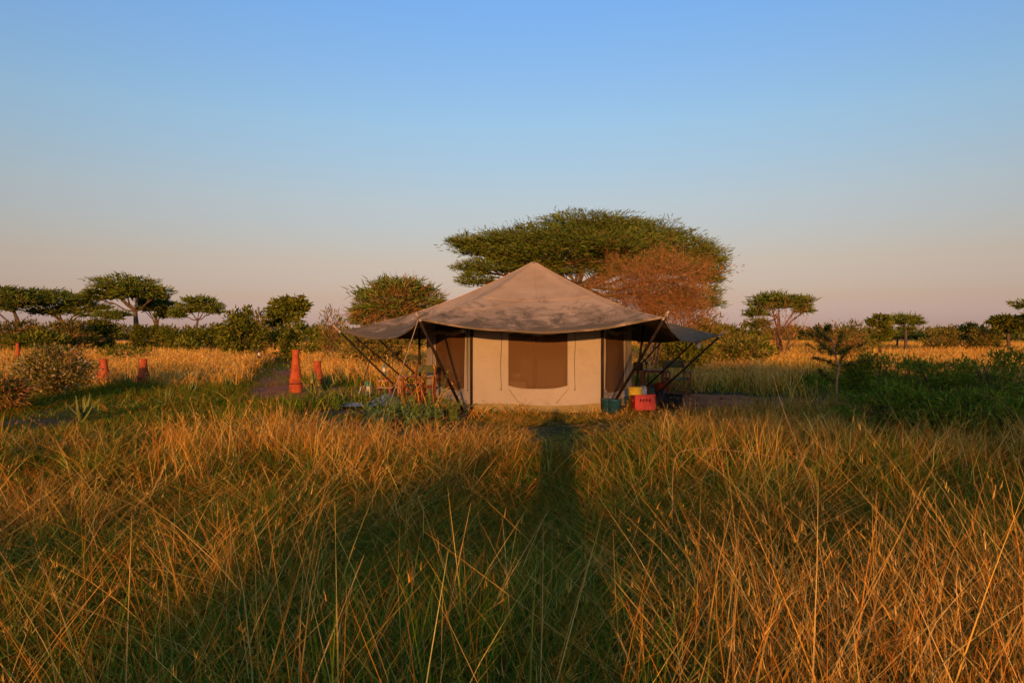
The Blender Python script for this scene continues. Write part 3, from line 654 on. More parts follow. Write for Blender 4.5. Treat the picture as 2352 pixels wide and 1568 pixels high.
for i, (x, y, d, hw, hh, pl, lb) in enumerate([
        (40, 755, 64, 75, 26, OLIVE * 0.7, 'dark brushwood under the slanting pale trunk'), (150, 752, 62, 60, 24, OLIVE * 0.75, 'brown bush with twisted stems under the wide layered tree'),
        (235, 752, 66, 36, 24, LEAFY * 0.8, 'pale green sapling bush left of the long bare trunk'), (345, 758, 68, 46, 20, LEAFY * 0.75, 'dark bush right of the long bare trunk'),
        (430, 762, 66, 60, 20, LEAFY * 0.8, 'dark low thicket under the forked umbrella tree'), (500, 758, 70, 40, 20, LEAFY * 0.75, 'dark thicket where the left tree row ends'), (90, 768, 56, 60, 12, LEAFY * 0.9, 'low scrub at the back of the golden field')]):
    shrub('field_bush', lb, x, y + 7, d, hw, hh, pl, 2600, 0.28, 0.10, 30 + i, 'bushes under the left tree row', 'bush', dry=150 if i < 2 else 0)
# right side
tree('umbrella_tree', 'flat topped tree with orange dead branches standing right of the tent', [(1788, 800), (1790, 760), (1788, 725)],
     [(1790, 688, 62, 14), (1835, 700, 26, 14), (1775, 702, 50, 14), (1735, 722, 30, 10), (1745, 745, 26, 12), (1845, 712, 20, 12)], 45, ACA, 4500, 0.34, 0.06, 0.18, seed=20, twigs=12, clumps=30)
dry_tree('dry_thorn_tree', 'bare orange thorn tree in front of the flat topped tree', 1800, 800, 43, (2.6, 2.0, 3.0), (14, 90, 420, 900), 21, 1.1, 0.016, 0)
shrub('rusty_shrub', 'rusty brown thicket beside the bare orange thorn tree', 1930, 765, 42, 70, 26, OLIVE * 0.9, 1500, 0.24, 0.06, 22, dry=900)
tree('leafy_tree', 'slender tree with two leafy tufts on a crooked stem', [(2022, 800), (2020, 765), (2024, 742)],
     [(2022, 735, 20, 14), (2010, 742, 14, 10), (2030, 765, 14, 20), (2012, 780, 16, 14)], 50, LEAFY, 1500, 0.26, 0.1, 0.1, seed=23, twigs=6, flat=0.9)
tree('umbrella_tree', 'small neat umbrella tree on a thin stem on the right horizon', [(2080, 800), (2080, 765), (2076, 748)],
     [(2080, 733, 38, 9), (2105, 740, 16, 10), (2060, 740, 18, 8), (2085, 755, 14, 5)], 60, ACA, 1800, 0.45, 0.08, 0.13, seed=24, twigs=8)
tree('umbrella_tree', 'flat low tree band behind the small neat umbrella tree', [(2060, 795), (2060, 780), (2060, 775)],
     [(2060, 772, 44, 7), (2100, 775, 30, 6)], 75, ACA * 0.8, 1200, 0.5, 0.1, 0.12, seed=25, twigs=5)
for i, (x, y, d, hw, hh, pl, lb) in enumerate([
        (2165, 768, 62, 40, 18, OLIVE, 'brown green bush on the right horizon next to the neat umbrella tree'), (2215, 762, 64, 36, 20, LEAFY * 0.8, 'dark green bush on the right horizon between brown ones'),
        (2258, 765, 60, 36, 22, OLIVE * 0.9, 'russet bush below the dark tree on the right horizon'), (1650, 765, 48, 60, 18, OLIVE, 'yellow green low bush behind the right tent pole tip'), (1720, 785, 36, 50, 16, LEAFY, 'green thicket left of the bare orange thorn tree'), (1690, 790, 33, 70, 18, OLIVE, 'low olive scrub behind the right hand chair'), (1580, 795, 30, 80, 24, LEAFY * 0.9, 'green bush seen under the right wing of the fly')]):
    shrub('horizon_bush', lb, x, y, d, hw, hh, pl, 2400, 0.2, 0.075, 50 + i, 'bushes along the right horizon', 'bush', dry=250 if i in (0, 2) else 0)
tree('leafy_tree', 'dark leafy tree standing at the end of the right horizon', [(2318, 800), (2316, 765), (2318, 745)],
     [(2312, 735, 32, 12), (2340, 745, 32, 16), (2290, 742, 18, 8), (2325, 758, 34, 10)], 58, LEAFY * 0.8, 2600, 0.3, 0.12, 0.15, seed=26, twigs=8)
tree('umbrella_tree', 'tall thorn tree of which only the crown edge shows past the right horizon bushes', [(2392, 800), (2392, 750), (2390, 715)],
     [(2385, 700, 42, 14), (2400, 720, 36, 12)], 56, ACA, 1500, 0.4, 0.08, 0.18, seed=27, twigs=6)
# far wood closing the horizon
rng = np.random.default_rng(77); parts = []
for q in range(420):
    dd = rng.uniform(140, 320); xx_ = rng.uniform(-1, 1) * dd * 0.95; h = rng.uniform(1.5, 4.2) * (dd / 200) ** 0.4; wv = rng.uniform(3, 8)
    pts, u = pad_points((xx_, dd, h * 0.55), wv, wv * 0.6, h * 0.5, 60, 12, rng, 1.0)
    parts.append(sprays(pts, u + rng.normal(0, 0.6, (60, 3)), 1.3, 0.55, np.concatenate([LEAFY * 0.7, OLIVE * 0.8]), rng))
V, Fq, C = merge(parts); TRI[0] += 2 * len(Fq)
tag(link('far_woodland', np_mesh('far_woodland', V, Fq, C), M['leaf']), 'low band of far off bushes and trees closing the horizon', 'woodland', kind='stuff')

# shade trees behind the viewpoint, whose long shadows lie over the right of the camp
def back_tree(label, x, y, z, rx, ry, rz, seed, n):
    rng = np.random.default_rng(seed); root = thing('umbrella_tree', label, 'tree', (x, y, 0), 0, 'umbrella trees behind the viewpoint')
    mb = MB(); mb.tube([(0, 0, -0.1), (0.2, 0, z * 0.35), (-0.1, 0.1, z * 0.7), (0, 0, z)], [0.35, 0.28, 0.24, 0.15], 8); lm = MB(); parts = []
    for q in range(9):
        a = q * 2 * math.pi / 9 + rng.uniform(-0.2, 0.2); r = rng.uniform(0.45, 0.7) * (q > 0)
        c = np.array([r * rx * math.cos(a), r * ry * math.sin(a), z + rng.uniform(-0.15, 0.35) * rz])
        lm.tube(limb_pts((0, 0, z * 0.7), c, rng), [0.14, 0.11, 0.09, 0.07, 0.03], 6)
        pts, u = pad_points(c, rx * 0.42, ry * 0.42, rz * 0.7, n // 9, 26, rng); parts.append(sprays(pts, u + rng.normal(0, 0.5, u.shape) + np.array([0, 0, 0.3]), 0.5, 0.12, ACA, rng))
    mb.build('trunk', M['bark'], root, smooth=True); lm.build('limbs', M['bark'], root, smooth=True)
    V, Fq, C = merge(parts); link('crown', np_mesh('crown', V, Fq, C), M['leaf'], root); TRI[0] += 2 * len(Fq)
back_tree('broad umbrella tree standing far behind the photographer', 4.8, -40, 6.6, 6.4, 4.2, 1.7, 91, 9000)
back_tree('second umbrella tree farther along behind the photographer', 13.5, -41, 6.2, 7.0, 4.5, 1.9, 92, 9000)

def near_shade_bush(x, y, rx, h, seed, label):  # unseen bushes added behind the camera to shade the near grass
    rng = np.random.default_rng(seed); root = thing('added_shade_bush', label, 'bush', (x, y, -0.02), 0, 'shade bushes added behind the viewpoint'); n = 3600
    pts, u = pad_points((0, 0, h * 0.5), rx, rx * 0.8, h * 0.5, n, 46, rng, 1.0); pts[:, 2] = np.maximum(pts[:, 2], 0.05); mb = MB()
    for q in range(10):
        a_ = rng.uniform(0, 6.28); mb.tube(limb_pts((0, 0, 0), (rx * 0.7 * math.cos(a_), rx * 0.6 * math.sin(a_), h * rng.uniform(0.6, 0.95)), rng), [0.02, 0.016, 0.012, 0.009, 0.005], 5)
    mb.build('stems', M['bark'], root); V, Fq, C = sprays(pts, u + rng.normal(0, 0.6, (n, 3)), 0.13, 0.05, LEAFY, rng); link('foliage', np_mesh('foliage', V, Fq, C), M['leaf'], root)
near_shade_bush(-1.25, -4.6, 0.95, 1.62, 201, 'unseen leafy bush added behind the photographer to shade the foreground')
near_shade_bush(-4.3, -5.0, 1.1, 1.40, 202, 'lower unseen bush added for shade beside the one behind the photographer')
# nearer shrubs
NB = 'thorn bushes by the right hand clearing'
for i, (x, y, d, hw, hh, lb) in enumerate([(2010, 872, 14.0, 90, 58, 'dark green thorn bush right beside the whistling thorn sapling'), (2140, 880, 12.6, 110, 52, 'broad dark green thorn bush in the middle of the right thicket'),
        (2290, 872, 12.0, 110, 60, 'dark green thorn bush at the outer end of the right thicket'), (2060, 915, 11.6, 130, 30, 'low dark thorn scrub in front of the right thicket'), (2260, 925, 10.6, 140, 30, 'low leafy scrub in front of the outer thorn bush')]):
    shrub('thorn_bush', lb, x, y, d, hw, hh, np.concatenate([LEAFY * np.array([1.0, 1.4, 1.0]), LEAFY * np.array([1.0, 1.3, 1.0]), OLIVE[:2]]), 5600, 0.085, 0.018, 60 + i, NB, 'bush', up=0.3, stems=18, clumps=42, dry=160)
shrub('flowering_shrub', 'sprawling yellowish shrub with pale blossom beside the grassy path', 125, 842, 17.5, 78, 50, np.concatenate([OLIVE, OLIVE, [(0.42, 0.30, 0.16), (0.5, 0.38, 0.22)]]), 7500, 0.09, 0.03, 70, dry=700, clumps=120)
shrub('flowering_shrub', 'rusty low shrub spilling over the near side of the path', -10, 905, 14.5, 70, 45, np.concatenate([OLIVE, DRYT]), 4500, 0.10, 0.025, 71, dry=600, clumps=70)
shrub('field_bush', 'small green bush in the middle of the golden field', 425, 786, 52, 26, 8, LEAFY, 500, 0.25, 0.1, 72, None, 'bush')
shrub('field_bush', 'dark leafy seedlings in the golden grass behind the two red chimneys', 290, 800, 40, 50, 8, LEAFY, 600, 0.2, 0.08, 73, None, 'bush')
# whistling thorn: thin stem with side branches and dark round galls
def whistling_thorn():
    rng = np.random.default_rng(5); d = 13.5; b = P(1925, 925, d); b.z = -0.02
    root = thing('whistling_thorn', 'thin whistling thorn sapling with dark galls on bare branches', 'sapling', b); B = np.array(b)
    q = lambda x, y, dy=0: np.array(P(x, y, d)) - B + np.array([0, dy, 0])
    st = [(0, 0, 0), q(1922, 880), q(1927, 840), q(1918, 815), q(1912, 785), q(1895, 760)]
    mb = MB(); mb.tube(st, [0.026, 0.022, 0.018, 0.015, 0.011, 0.006], 6); mb.build('stem', M['wood_pale'], root, smooth=True)
    br = [(3, (1870, 790), -0.3), (4, (1840, 762), 0.2), (4, (1860, 752), -0.2), (2, (1960, 800), 0.3), (3, (1970, 790), -0.2), (1, (1895, 850), 0.3), (2, (1875, 822), 0.2), (5, (1905, 748), 0), (3, (1950, 762), 0.3), (2, (1985, 825), -0.3)]
    bm = MB(); lv = []; gm = MB(); gm.lathe([(0.004, -0.022), (0.018, -0.014), (0.024, 0), (0.018, 0.014), (0.004, 0.022)], 8); gall = gm.mesh('gall', True); gall.materials.append(M['black'])
    for (i, e, dy) in br:
        e = q(*e, dy); lp = limb_pts(st[i], e, rng, 0.05); bm.tube(lp, [0.011, 0.009, 0.008, 0.006, 0.003], 4)
        for t in np.linspace(0.15, 1, 26):
            k = int(min(t * 4, 3.99)); p = lp[k] + (lp[k + 1] - lp[k]) * (t * 4 - k)
            lv += [p + rng.normal(0, 0.025, 3) for _ in range(5)]
            if rng.uniform() < 0.12:
                link('gall', gall, None, root, Vector(p))
    bm.build('branches', M['bark'], root)
    lv = np.array(lv); V, Fq, C = sprays(lv, rng.normal(0, 1, lv.shape), 0.07, 0.016, LEAFY * 0.8, rng); link('leaves', np_mesh('leaves', V, Fq, C), M['leaf'], root)
whistling_thorn()

# aloes: every leaf its own piece
def aloe_leaf_mesh(L, w, curl, seed):
    mb = MB(); K = 7
    for i in range(K + 1):
        t = i / K; wv = w * (0.85 + 0.5 * t - 1.35 * t ** 2.2) * 0.5 + 0.0015
        z = L * t; y = curl * L * t * t; th = 0.016 * (1 - t) + 0.002
        mb.v += [(-wv, y - 0.35 * wv, z), (0, y + 0.25 * wv, z), (wv, y - 0.35 * wv, z), (0, y - 0.25 * wv - th, z)]
        if i:
            a = (i - 1) * 4; b = i * 4
            for k in range(4): mb.f.append((a + k, a + (k + 1) % 4, b + (k + 1) % 4, b + k))
    mb.f.append((0, 3, 2, 1)); mb.f.append((K * 4, K * 4 + 1, K * 4 + 2, K * 4 + 3))
    me = mb.mesh('aloe_leaf', True); me.materials.append(M['aloe']); return me
ALOE = [aloe_leaf_mesh(1.0, 0.17, c, i) for i, c in enumerate((-0.10, -0.22, 0.10, -0.35))]
def aloe(x, y, d, size, n, label, seed):
    rng = random.Random(seed); b = P(x, y, d); b.z = 0.0
    root = thing('aloe_plant', label, 'aloe', b, 0, 'aloes along the path')
    for k in range(n):
        o = link('leaf', ALOE[k % 4], None, root); az = k * 2.399 + rng.uniform(-0.3, 0.3); tl = rng.uniform(0.12, 0.95) if k > 3 else rng.uniform(0.05, 0.3)
        s = size * rng.uniform(0.65, 1.05); o.scale = (s * rng.uniform(0.8, 1.2), s, s)
        o.rotation_euler = (Matrix.Rotation(az, 3, 'Z') @ Matrix.Rotation(-tl, 3, 'X')).to_euler(); o.location = (0.03 * math.cos(az), 0.03 * math.sin(az), -0.02)
for i, a in enumerate([(190, 968, 12.9, 0.56, 17, 'big fleshy aloe growing at the near edge of the grassy path'), (290, 882, 21.8, 0.50, 12, 'aloe growing between the two stout red chimneys'), (385, 935, 15.4, 0.52, 9, 'narrow aloe with a rusty leaf on the near edge of the path'),
        (440, 905, 18.5, 0.5, 11, 'aloe clump on the path edge nearest the forked trail'), (522, 890, 21.0, 0.48, 9, 'pale aloe half hidden by grass in the bend of the path'), (718, 908, 18.9, 0.72, 14, 'tall aloe growing at the foot of the tallest red chimney'),
        (748, 900, 20.0, 0.6, 11, 'aloe beside the short red chimney behind the tallest one'), (790, 890, 21.5, 0.5, 9, 'small dark aloe between the chimneys and the camp lantern')]):
    aloe(*a, i)

# broad leaved weeds
def weed_leaf_mesh(L, w, curl):
    mb = MB(); K = 4
    for i in range(K + 1):
        t = i / K; wv = w * math.sin(math.pi * min(0.06 + 0.92 * t, 0.99)) * 0.5
        y = L * t * (1 - 0.15 * t); z = L * (0.25 * t - curl * t * t)
        mb.v += [(-wv, y, z + 0.25 * wv), (0, y, z), (wv, y, z + 0.25 * wv)]
        if i:
            a = (i - 1) * 3; b = i * 3; mb.f += [(a, a + 1, b + 1, b), (a + 1, a + 2, b + 2, b + 1)]
    me = mb.mesh('weed_leaf', True); me.materials.append(M['weed']); return me
WL = [weed_leaf_mesh(0.17, 0.050, 0.45), weed_leaf_mesh(0.15, 0.044, 0.15), weed_leaf_mesh(0.12, 0.040, 0.7)]
def weed(x, d, h, n, lean, label, seed, sc=1.0, group='broad leaved weeds before the tent', stems=1):
    rng = random.Random(seed); b = P(x, 900, d); b.z = -0.02
    root = thing('leafy_weed', label, 'weed', b, rng.uniform(0, 6), group)
    for s in range(stems):
        az = rng.uniform(0, 6.28); ln = lean * rng.uniform(0.5, 1.5); hh = h * rng.uniform(0.75, 1.0) if s else h
        pts = [Vector((ln * math.cos(az) * t * t * hh, ln * math.sin(az) * t * t * hh, hh * t)) for t in (0, 0.25, 0.5, 0.75, 1)]
        mb = MB(); mb.tube(pts, [0.006, 0.0055, 0.005, 0.004, 0.002], 5); mb.build('stem', M['weed_stem'], root)
        for k in range(n):
            t = 0.12 + 0.88 * (k + rng.uniform(-0.3, 0.3)) / n; t = min(max(t, 0.05), 1); i = min(int(t * 4), 3); p = pts[i].lerp(pts[i + 1], t * 4 - i)
            o = link('leaf', WL[k % 3], None, root, p, (rng.uniform(0.1, 0.8), rng.uniform(-0.2, 0.2), k * 2.4 + rng.uniform(-0.4, 0.4))); q = sc * rng.uniform(0.7, 1.2) * (1.15 - 0.5 * t); o.scale = (q, q, q)
weed(1012, 13.4, 0.98, 34, 0.12, 'tallest upright leafy weed in front of the left tent panel', 1, 1.1)
weed(985, 13.2, 0.66, 24, 0.2, 'mid height leafy weed in front of the olive camp chair', 2, 1.1, stems=2)
weed(945, 13.0, 0.62, 20, 0.2, 'leafy weed rising before the left arm of the camp chair', 3, 1.1, stems=2)
weed(900, 12.6, 0.50, 18, 0.3, 'low bushy weed before the grey blue tarp', 4, 1.15, stems=4)
weed(960, 12.2, 0.45, 18, 0.35, 'spreading weed at the near edge of the weed patch', 5, 1.2, stems=5)
weed(1040, 12.6, 0.50, 18, 0.3, 'bushy weed close to the left raking tent pole foot', 6, 1.15, stems=4)
weed(860, 12.0, 0.42, 16, 0.35, 'low weed at the left end of the weed patch', 7, 1.2, stems=4)
for q in range(12):
    weed(random.uniform(845, 1060), random.uniform(11.2, 13.2), random.uniform(0.35, 0.5), 13, 0.4, 'low leafy weed of the green patch before the camp chair and the tarpaulin', 40 + q, 1.2, 'low weeds of the green patch', 3)
weed(548, 8.6, 0.72, 16, 0.15, 'dark leafy sprig standing alone in the golden grass', 8, 0.8, 'leafy sprigs in the golden grass', 2)
weed(598, 8.8, 0.72, 14, 0.2, 'second dark sprig bending beside the lone one', 9, 0.8, 'leafy sprigs in the golden grass', 2)

# a few long stalks that stand out from the rest
def stalk(label, pts, r, heads_=True):
    pts = [Vector((pts[0].x, pts[0].y, -0.02))] + list(pts)
    b = Vector(pts[0]); root = thing('grass_stalk', label, 'grass stalk', b, 0, 'long single stalks'); mb = MB()
    n = len(pts); sm = []
    for k in range(4 * (n - 1) + 1):
        t = k / 4; i = min(int(t), n - 2); u = t - i; p0 = Vector(pts[max(i - 1, 0)]); p1 = Vector(pts[i]); p2 = Vector(pts[i + 1]); p3 = Vector(pts[min(i + 2, n - 1)])
        sm.append(0.5 * ((2 * p1) + (p2 - p0) * u + (2 * p0 - 5 * p1 + 4 * p2 - p3) * u * u + (3 * p1 - p0 - 3 * p2 + p3) * u ** 3) - b)
    mb.tube(sm, [r * (1 - 0.65 * i / len(sm)) for i in range(len(sm))], 5); mb.build('stem', M['wood_pale'], root)
stalk('long arching straw stalk bowed over to one side', [P(1545, 1180, 5.2), P(1550, 1060, 5.2), P(1585, 1032, 5.25), P(1680, 1034, 5.4), P(1790, 1052, 5.6), P(1860, 1078, 5.8)], 0.0028)
stalk('very tall straight straw stalk leaning in front of the dirt clearing', [P(1880, 1180, 5.6), P(1850, 1070, 5.7), P(1800, 940, 5.8), P(1772, 850, 5.9)], 0.0032)
stalk('tall thin straw stalk leaning over the shaded grass on the right', [P(2400, 1040, 6.4), P(2310, 930, 6.6), P(2235, 800 + 100, 6.7)], 0.003)
print('TRIS', TRI[0])
# ------------------------------------------------------------------ the tent
TENT = thing('safari_tent', 'six sided cream canvas safari tent under a weathered brown fly on raking poles', 'tent', (CX, CY, 0))
C0 = Vector((CX, CY, 0))
FR = 4.76
# eave corners of the fly, local to the tent: front left, front right, right, back right, back left, left
def corner(px, py, d): return P(px, py, d) - C0
APEX = P(1226, 600, 17.2) - C0
EAVE = [corner(966, 734, 13.08), corner(1522, 729, 13.05), corner(1650, 769, 17.0), Vector((2.35, 4.1, 1.70)), Vector((-2.4, 4.1, 1.70)), corner(787, 759, 17.2)]
SAG = [0.27, 0.30, 0.22, 0.2, 0.2, 0.30]         # droop of each edge in the middle
CUT = [0.10, 0.22, 0.2, 0.2, 0.2, 0.22]          # edges are cut inwards
def fly_pt(k, u, v):
    a, b = EAVE[k], EAVE[(k + 1) % 6]; e = a.lerp(b, u); s = 4 * u * (1 - u)
    inw = Vector((-e.x, -e.y, 0)).normalized()
    e2 = e + inw * CUT[k] * s
    x = APEX.x + (e2.x - APEX.x) * v; y = APEX.y + (e2.y - APEX.y) * v
    g = v + 0.52 * v * (1 - v)
    z = APEX.z + (e2.z - APEX.z) * g - SAG[k] * s * v ** 2.2
    z -= 0.035 * s * math.sin(math.pi * v)                      # cloth hangs between the ridges
    z += 0.012 * math.sin(9 * u + 5 * v + k) * v * s + 0.008 * math.sin(23 * u - 7 * v + 2 * k) * v * s
    return Vector((x, y, z))
mb = MB(); NU, NV = 26, 26
for k in range(6):
    b = len(mb.v)
    for i in range(NU + 1):
        for j in range(NV + 1):
            mb.v.append(tuple(fly_pt(k, i / NU, max(j / NV, 0.004))))
    for i in range(NU):
        for j in range(NV):
            a = b + i * (NV + 1) + j; mb.f.append((a, a + 1, a + NV + 2, a + NV + 1))
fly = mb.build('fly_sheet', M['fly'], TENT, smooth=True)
import bmesh
bm = bmesh.new(); bm.from_mesh(fly.data); bmesh.ops.remove_doubles(bm, verts=bm.verts, dist=0.004); bmesh.ops.recalc_face_normals(bm, faces=bm.faces); bm.to_mesh(fly.data); bm.free()
md = fly.modifiers.new('thickness', 'SOLIDIFY'); md.thickness = 0.006; md.offset = -1
fly['label'] = 'stained brown canvas fly sheet'
def up(p, h=0.004): return p + Vector((0, 0, h))
for k in range(6):                                            # ridge tapes, hems and seams stand proud of the cloth
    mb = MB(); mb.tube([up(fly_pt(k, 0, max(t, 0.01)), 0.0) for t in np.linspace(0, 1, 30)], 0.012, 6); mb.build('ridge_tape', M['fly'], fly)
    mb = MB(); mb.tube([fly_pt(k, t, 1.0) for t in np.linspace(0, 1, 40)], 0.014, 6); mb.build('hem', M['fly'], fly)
def seam(k, a, b):
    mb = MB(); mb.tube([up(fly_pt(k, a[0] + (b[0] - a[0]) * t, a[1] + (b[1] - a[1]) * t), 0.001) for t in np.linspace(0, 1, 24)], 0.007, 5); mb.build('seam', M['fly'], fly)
seam(0, (0, 0.52), (1, 0.52)); seam(0, (0.97, 0.40), (0.50, 1.0)); seam(5, (0, 0.52), (1, 0.52)); seam(1, (0, 0.52), (1, 0.52)); seam(0, (0.02, 0.75), (0.40, 0.50)); seam(0, (0.5, 0.10), (0.5, 0.52)); seam(1, (0.15, 0.6), (0.75, 1.0)); seam(5, (0.75, 0.4), (0.3, 1.0))

# walls: hexagon of canvas panels with mesh windows
WV = [P(1086, 900, 14.78), P(1380, 900, 14.78), P(1451, 900, 17.0), Vector((CX + 1.45, 19.6, 0)), Vector((CX - 1.4, 19.6, 0)), P(980, 900, 17.2)]
WV = [Vector((p.x - CX, p.y - CY, 0)) for p in WV]
ZT = 2.12
def wall_panel(k, win=None):
    """canvas between two wall corners; win = (s0, s1, z bottom, dip) cuts a window, open to the top band"""
    a, b = WV[k], WV[(k + 1) % 6]; ax = (b - a); L = ax.length; ax.normalize(); nrm = Vector((ax.y, -ax.x, 0))
    if nrm.dot(a + b) < 0: nrm = -nrm
    def pt(s, z, o=0.0):
        rip = 0.016 * math.sin(s * 15 + k + 0.6 * math.sin(z * 2)) * (0.4 + 0.6 * math.sin(z * 1.6 + k)) + 0.007 * math.sin(s * 37 + z * 3) * (1.2 - z * 0.4)
        belly = 0.03 * math.sin(math.pi * s) * math.sin(math.pi * min(z / 2.1, 1))
        flare = 0.05 * max(0, 0.35 - z) ** 1.2
        p = a + ax * (s * L) + nrm * (rip + belly + flare + o); return Vector((p.x, p.y, z))
    hem = lambda s: 0.155 + 0.02 * math.sin(s * 7 + k * 2) - 0.03 * math.sin(math.pi * s)
    ss = sorted(set([round(i / 28, 4) for i in range(29)] + ([win[0], win[1]] if win else [])))
    mb = MB()
    def strip(s0, s1, zlo0, zhi0, zlo1, zhi1, nz):
        base = len(mb.v)
        for (s, lo, hi) in ((s0, zlo0, zhi0), (s1, zlo1, zhi1)):
            for j in range(nz + 1): mb.v.append(tuple(pt(s, lo + (hi - lo) * j / nz)))
        for j in range(nz): mb.f.append((base + j, base + nz + 1 + j, base + nz + 2 + j, base + j + 1))
    for s0, s1 in zip(ss[:-1], ss[1:]):
        if win and s0 >= win[0] - 1e-6 and s1 <= win[1] + 1e-6:
            wb = lambda s: win[2] - win[3] * (1 - abs(2 * (s - win[0]) / (win[1] - win[0]) - 1) ** 3)
            strip(s0, s1, hem(s0), wb(s0), hem(s1), wb(s1), 6)
            strip(s0, s1, 1.96, ZT, 1.96, ZT, 2)
        else:
            strip(s0, s1, hem(s0), ZT, hem(s1), ZT, 20)
    o = mb.build('wall_panel', M['wall'], TENT, smooth=True)
    bm = bmesh.new(); bm.from_mesh(o.data); bmesh.ops.remove_doubles(bm, verts=bm.verts, dist=0.001); bm.to_mesh(o.data); bm.free()
    sk = MB(); n = 28
    for i in range(n + 1):
        s = i / n
        for z, off in ((hem(s) + 0.03, -0.012), (hem(s) * 0.5, 0.0), (-0.03, 0.03)): sk.v.append(tuple(pt(s, z, off)))
        if i:
            p = (i - 1) * 3; q = i * 3; sk.f += [(p, q, q + 1, p + 1), (p + 1, q + 1, q + 2, p + 2)]
    sk.build('skirt', M['skirt'], TENT, smooth=True)
    if win:
        m = MB(); n = 20
        for i in range(n + 1):
            s = win[0] - 0.01 + (win[1] - win[0] + 0.02) * i / n
            for j in range(9):
                z = win[2] - win[3] - 0.03 + (2.0 - win[2] + win[3]) * j / 8; m.v.append(tuple(pt(s, z, -0.012)))
            if i:
                for j in range(8): q = i * 9 + j; p = q - 9; m.f.append((p, q, q + 1, p + 1))
        w = m.build('window_mesh', M['mesh'], TENT, smooth=True)
        e = MB(); nE = 24
        pts = [pt(win[0], z, 0.006) for z in np.linspace(1.96, win[2], 14)] + [pt(win[0] + (win[1] - win[0]) * t, win[2] - win[3] * (1 - abs(2 * t - 1) ** 3), 0.006) for t in np.linspace(0, 1, 20)] + [pt(win[1], z, 0.006) for z in np.linspace(win[2], 1.96, 14)]
        e.tube(pts, 0.008, 5); e.build('window_binding', M['wall'], w)
        f = MB(); f.tube([pt(win[0] - 0.02 + (win[1] - win[0] + 0.04) * t, 1.72 + 0.02 * math.sin(9 * t + k) - 0.03 * math.sin(math.pi * t), 0.05) for t in np.linspace(0, 1, 16)], [0.05 + 0.01 * math.sin(i * 1.9) for i in range(16)], 10)
        f.build('rolled_flap', M['wall'], w, smooth=True)
        for s in (win[0] - 0.055, win[1] + 0.055):
            c = MB(); zb = win[2] - 0.07 if k == 0 else win[2] - 0.03
            c.tube([pt(s + 0.004 * math.sin(z * 5), z, 0.018) for z in np.linspace(1.9, zb, 20)], 0.0055, 5)
            q = pt(s, zb, 0.018); c.lathe([(0.003, -0.03), (0.013, -0.022), (0.013, -0.004), (0.003, 0.004)], 8, q)
            c.build('tie_cord', M['rope_dark'], TENT)
    return o
wall_panel(0, (0.276, 0.742, 0.545, 0.075))
wall_panel(5, (0.24, 0.86, 0.47, 0.10))
wall_panel(1, (0.10, 0.70, 0.45, 0.12))
for k in (2, 3, 4): wall_panel(k)
def tent_part(name, fn, mat, smooth=True):
    m = MB(); fn(m); return m.build(name, M[mat], TENT, smooth=smooth)
tent_part('groundsheet', lambda m: m.add([(p.x * 0.97, p.y * 0.97, 0.03) for p in WV], [(0, 1, 2, 3, 4, 5)]), 'inside', False)
# creases of the front panel corners
# upright poles
def pole(name, a, b, r, mat='pole', tip=None, split=True):
    m = MB(); a, b = Vector(a), Vector(b); mid = a.lerp(b, 0.5) + Vector((0, 0, -0.012))
    m.tube([a, mid, b], [r, r * 1.02, r * 0.95], 10)
    o = m.build(name, M[mat], TENT, smooth=True)
    if tip:
        t = MB(); d = (b - a).normalized(); t.tube([b - d * 0.01, b + d * tip * 0.6, b + d * tip], [r * 1.03, r * 0.9, r * 0.6], 8); t.build('pole_tip', M['pole_tip'], o, smooth=True)
        w = MB()
        for q in range(4): w.lathe([(r * 1.0, -0.008), (r * 1.25, 0), (r * 1.0, 0.008)], 10, b - d * (0.03 + 0.016 * q))
        w.build('lashing', M['rope'], o, smooth=True)
    return o
for k in (0, 1):
    n = Vector((WV[k].x, WV[k].y, 0)).normalized(); p = WV[k] + n * 0.06; pole('upright_pole', (p.x, p.y, -0.05), (p.x, p.y, 2.22), 0.028)
pole('upright_pole', P(966, 915, 17.0) - C0 + Vector((0, 0, -0.06)), P(962, 735, 16.9) - C0, 0.03)
pole('upright_pole', P(1457, 918, 17.0) - C0 + Vector((0, 0, -0.06)), P(1479, 745, 17.2) - C0, 0.03)
for k in (3, 4):
    n = Vector((WV[k].x, WV[k].y, 0)).normalized(); p = WV[k] + n * 0.06; pole('upright_pole', (p.x, p.y, -0.05), (p.x, p.y, 2.15), 0.028)
pole('centre_pole', (APEX.x, APEX.y, 0), (APEX.x, APEX.y, APEX.z - 0.03), 0.04)
# raking poles that spread the fly
def rake(foot, head, r=0.026, tip=0.13): return pole('raking_pole', foot - C0, head - C0, r, tip=tip)
rake(P(1064, 945, 14.6) * 1.0, P(961, 730, 13.02), 0.030, 0.13)
rake(P(1398, 945, 14.6), P(1528, 727, 13.0), 0.032, 0.14)
rake(P(945, 922, 16.9), P(777, 758, 17.2), 0.024, 0.19)
rake(P(980, 913, 18.0), P(815, 772, 17.75), 0.022, 0.0)
rake(P(1002, 903, 19.2), P(869, 778, 18.5), 0.022, 0.0)
rake(P(1490, 921, 16.9), P(1656, 769, 17.0), 0.024, 0.17)
rake(P(1458, 911, 18.2), P(1601, 778, 17.7), 0.022, 0.0)
rake(P(1418, 895, 20.2), P(1532, 771, 19.2), 0.022, 0.0)
def rope(name, a, b, r=0.007, mat='rope', sag=0.02):
    m = MB(); a, b = Vector(a) - C0, Vector(b) - C0
    m.tube([a.lerp(b, t) - Vector((0, 0, sag * math.sin(math.pi * t))) for t in np.linspace(0, 1, 8)], r, 5); return m.build(name, M[mat], TENT)
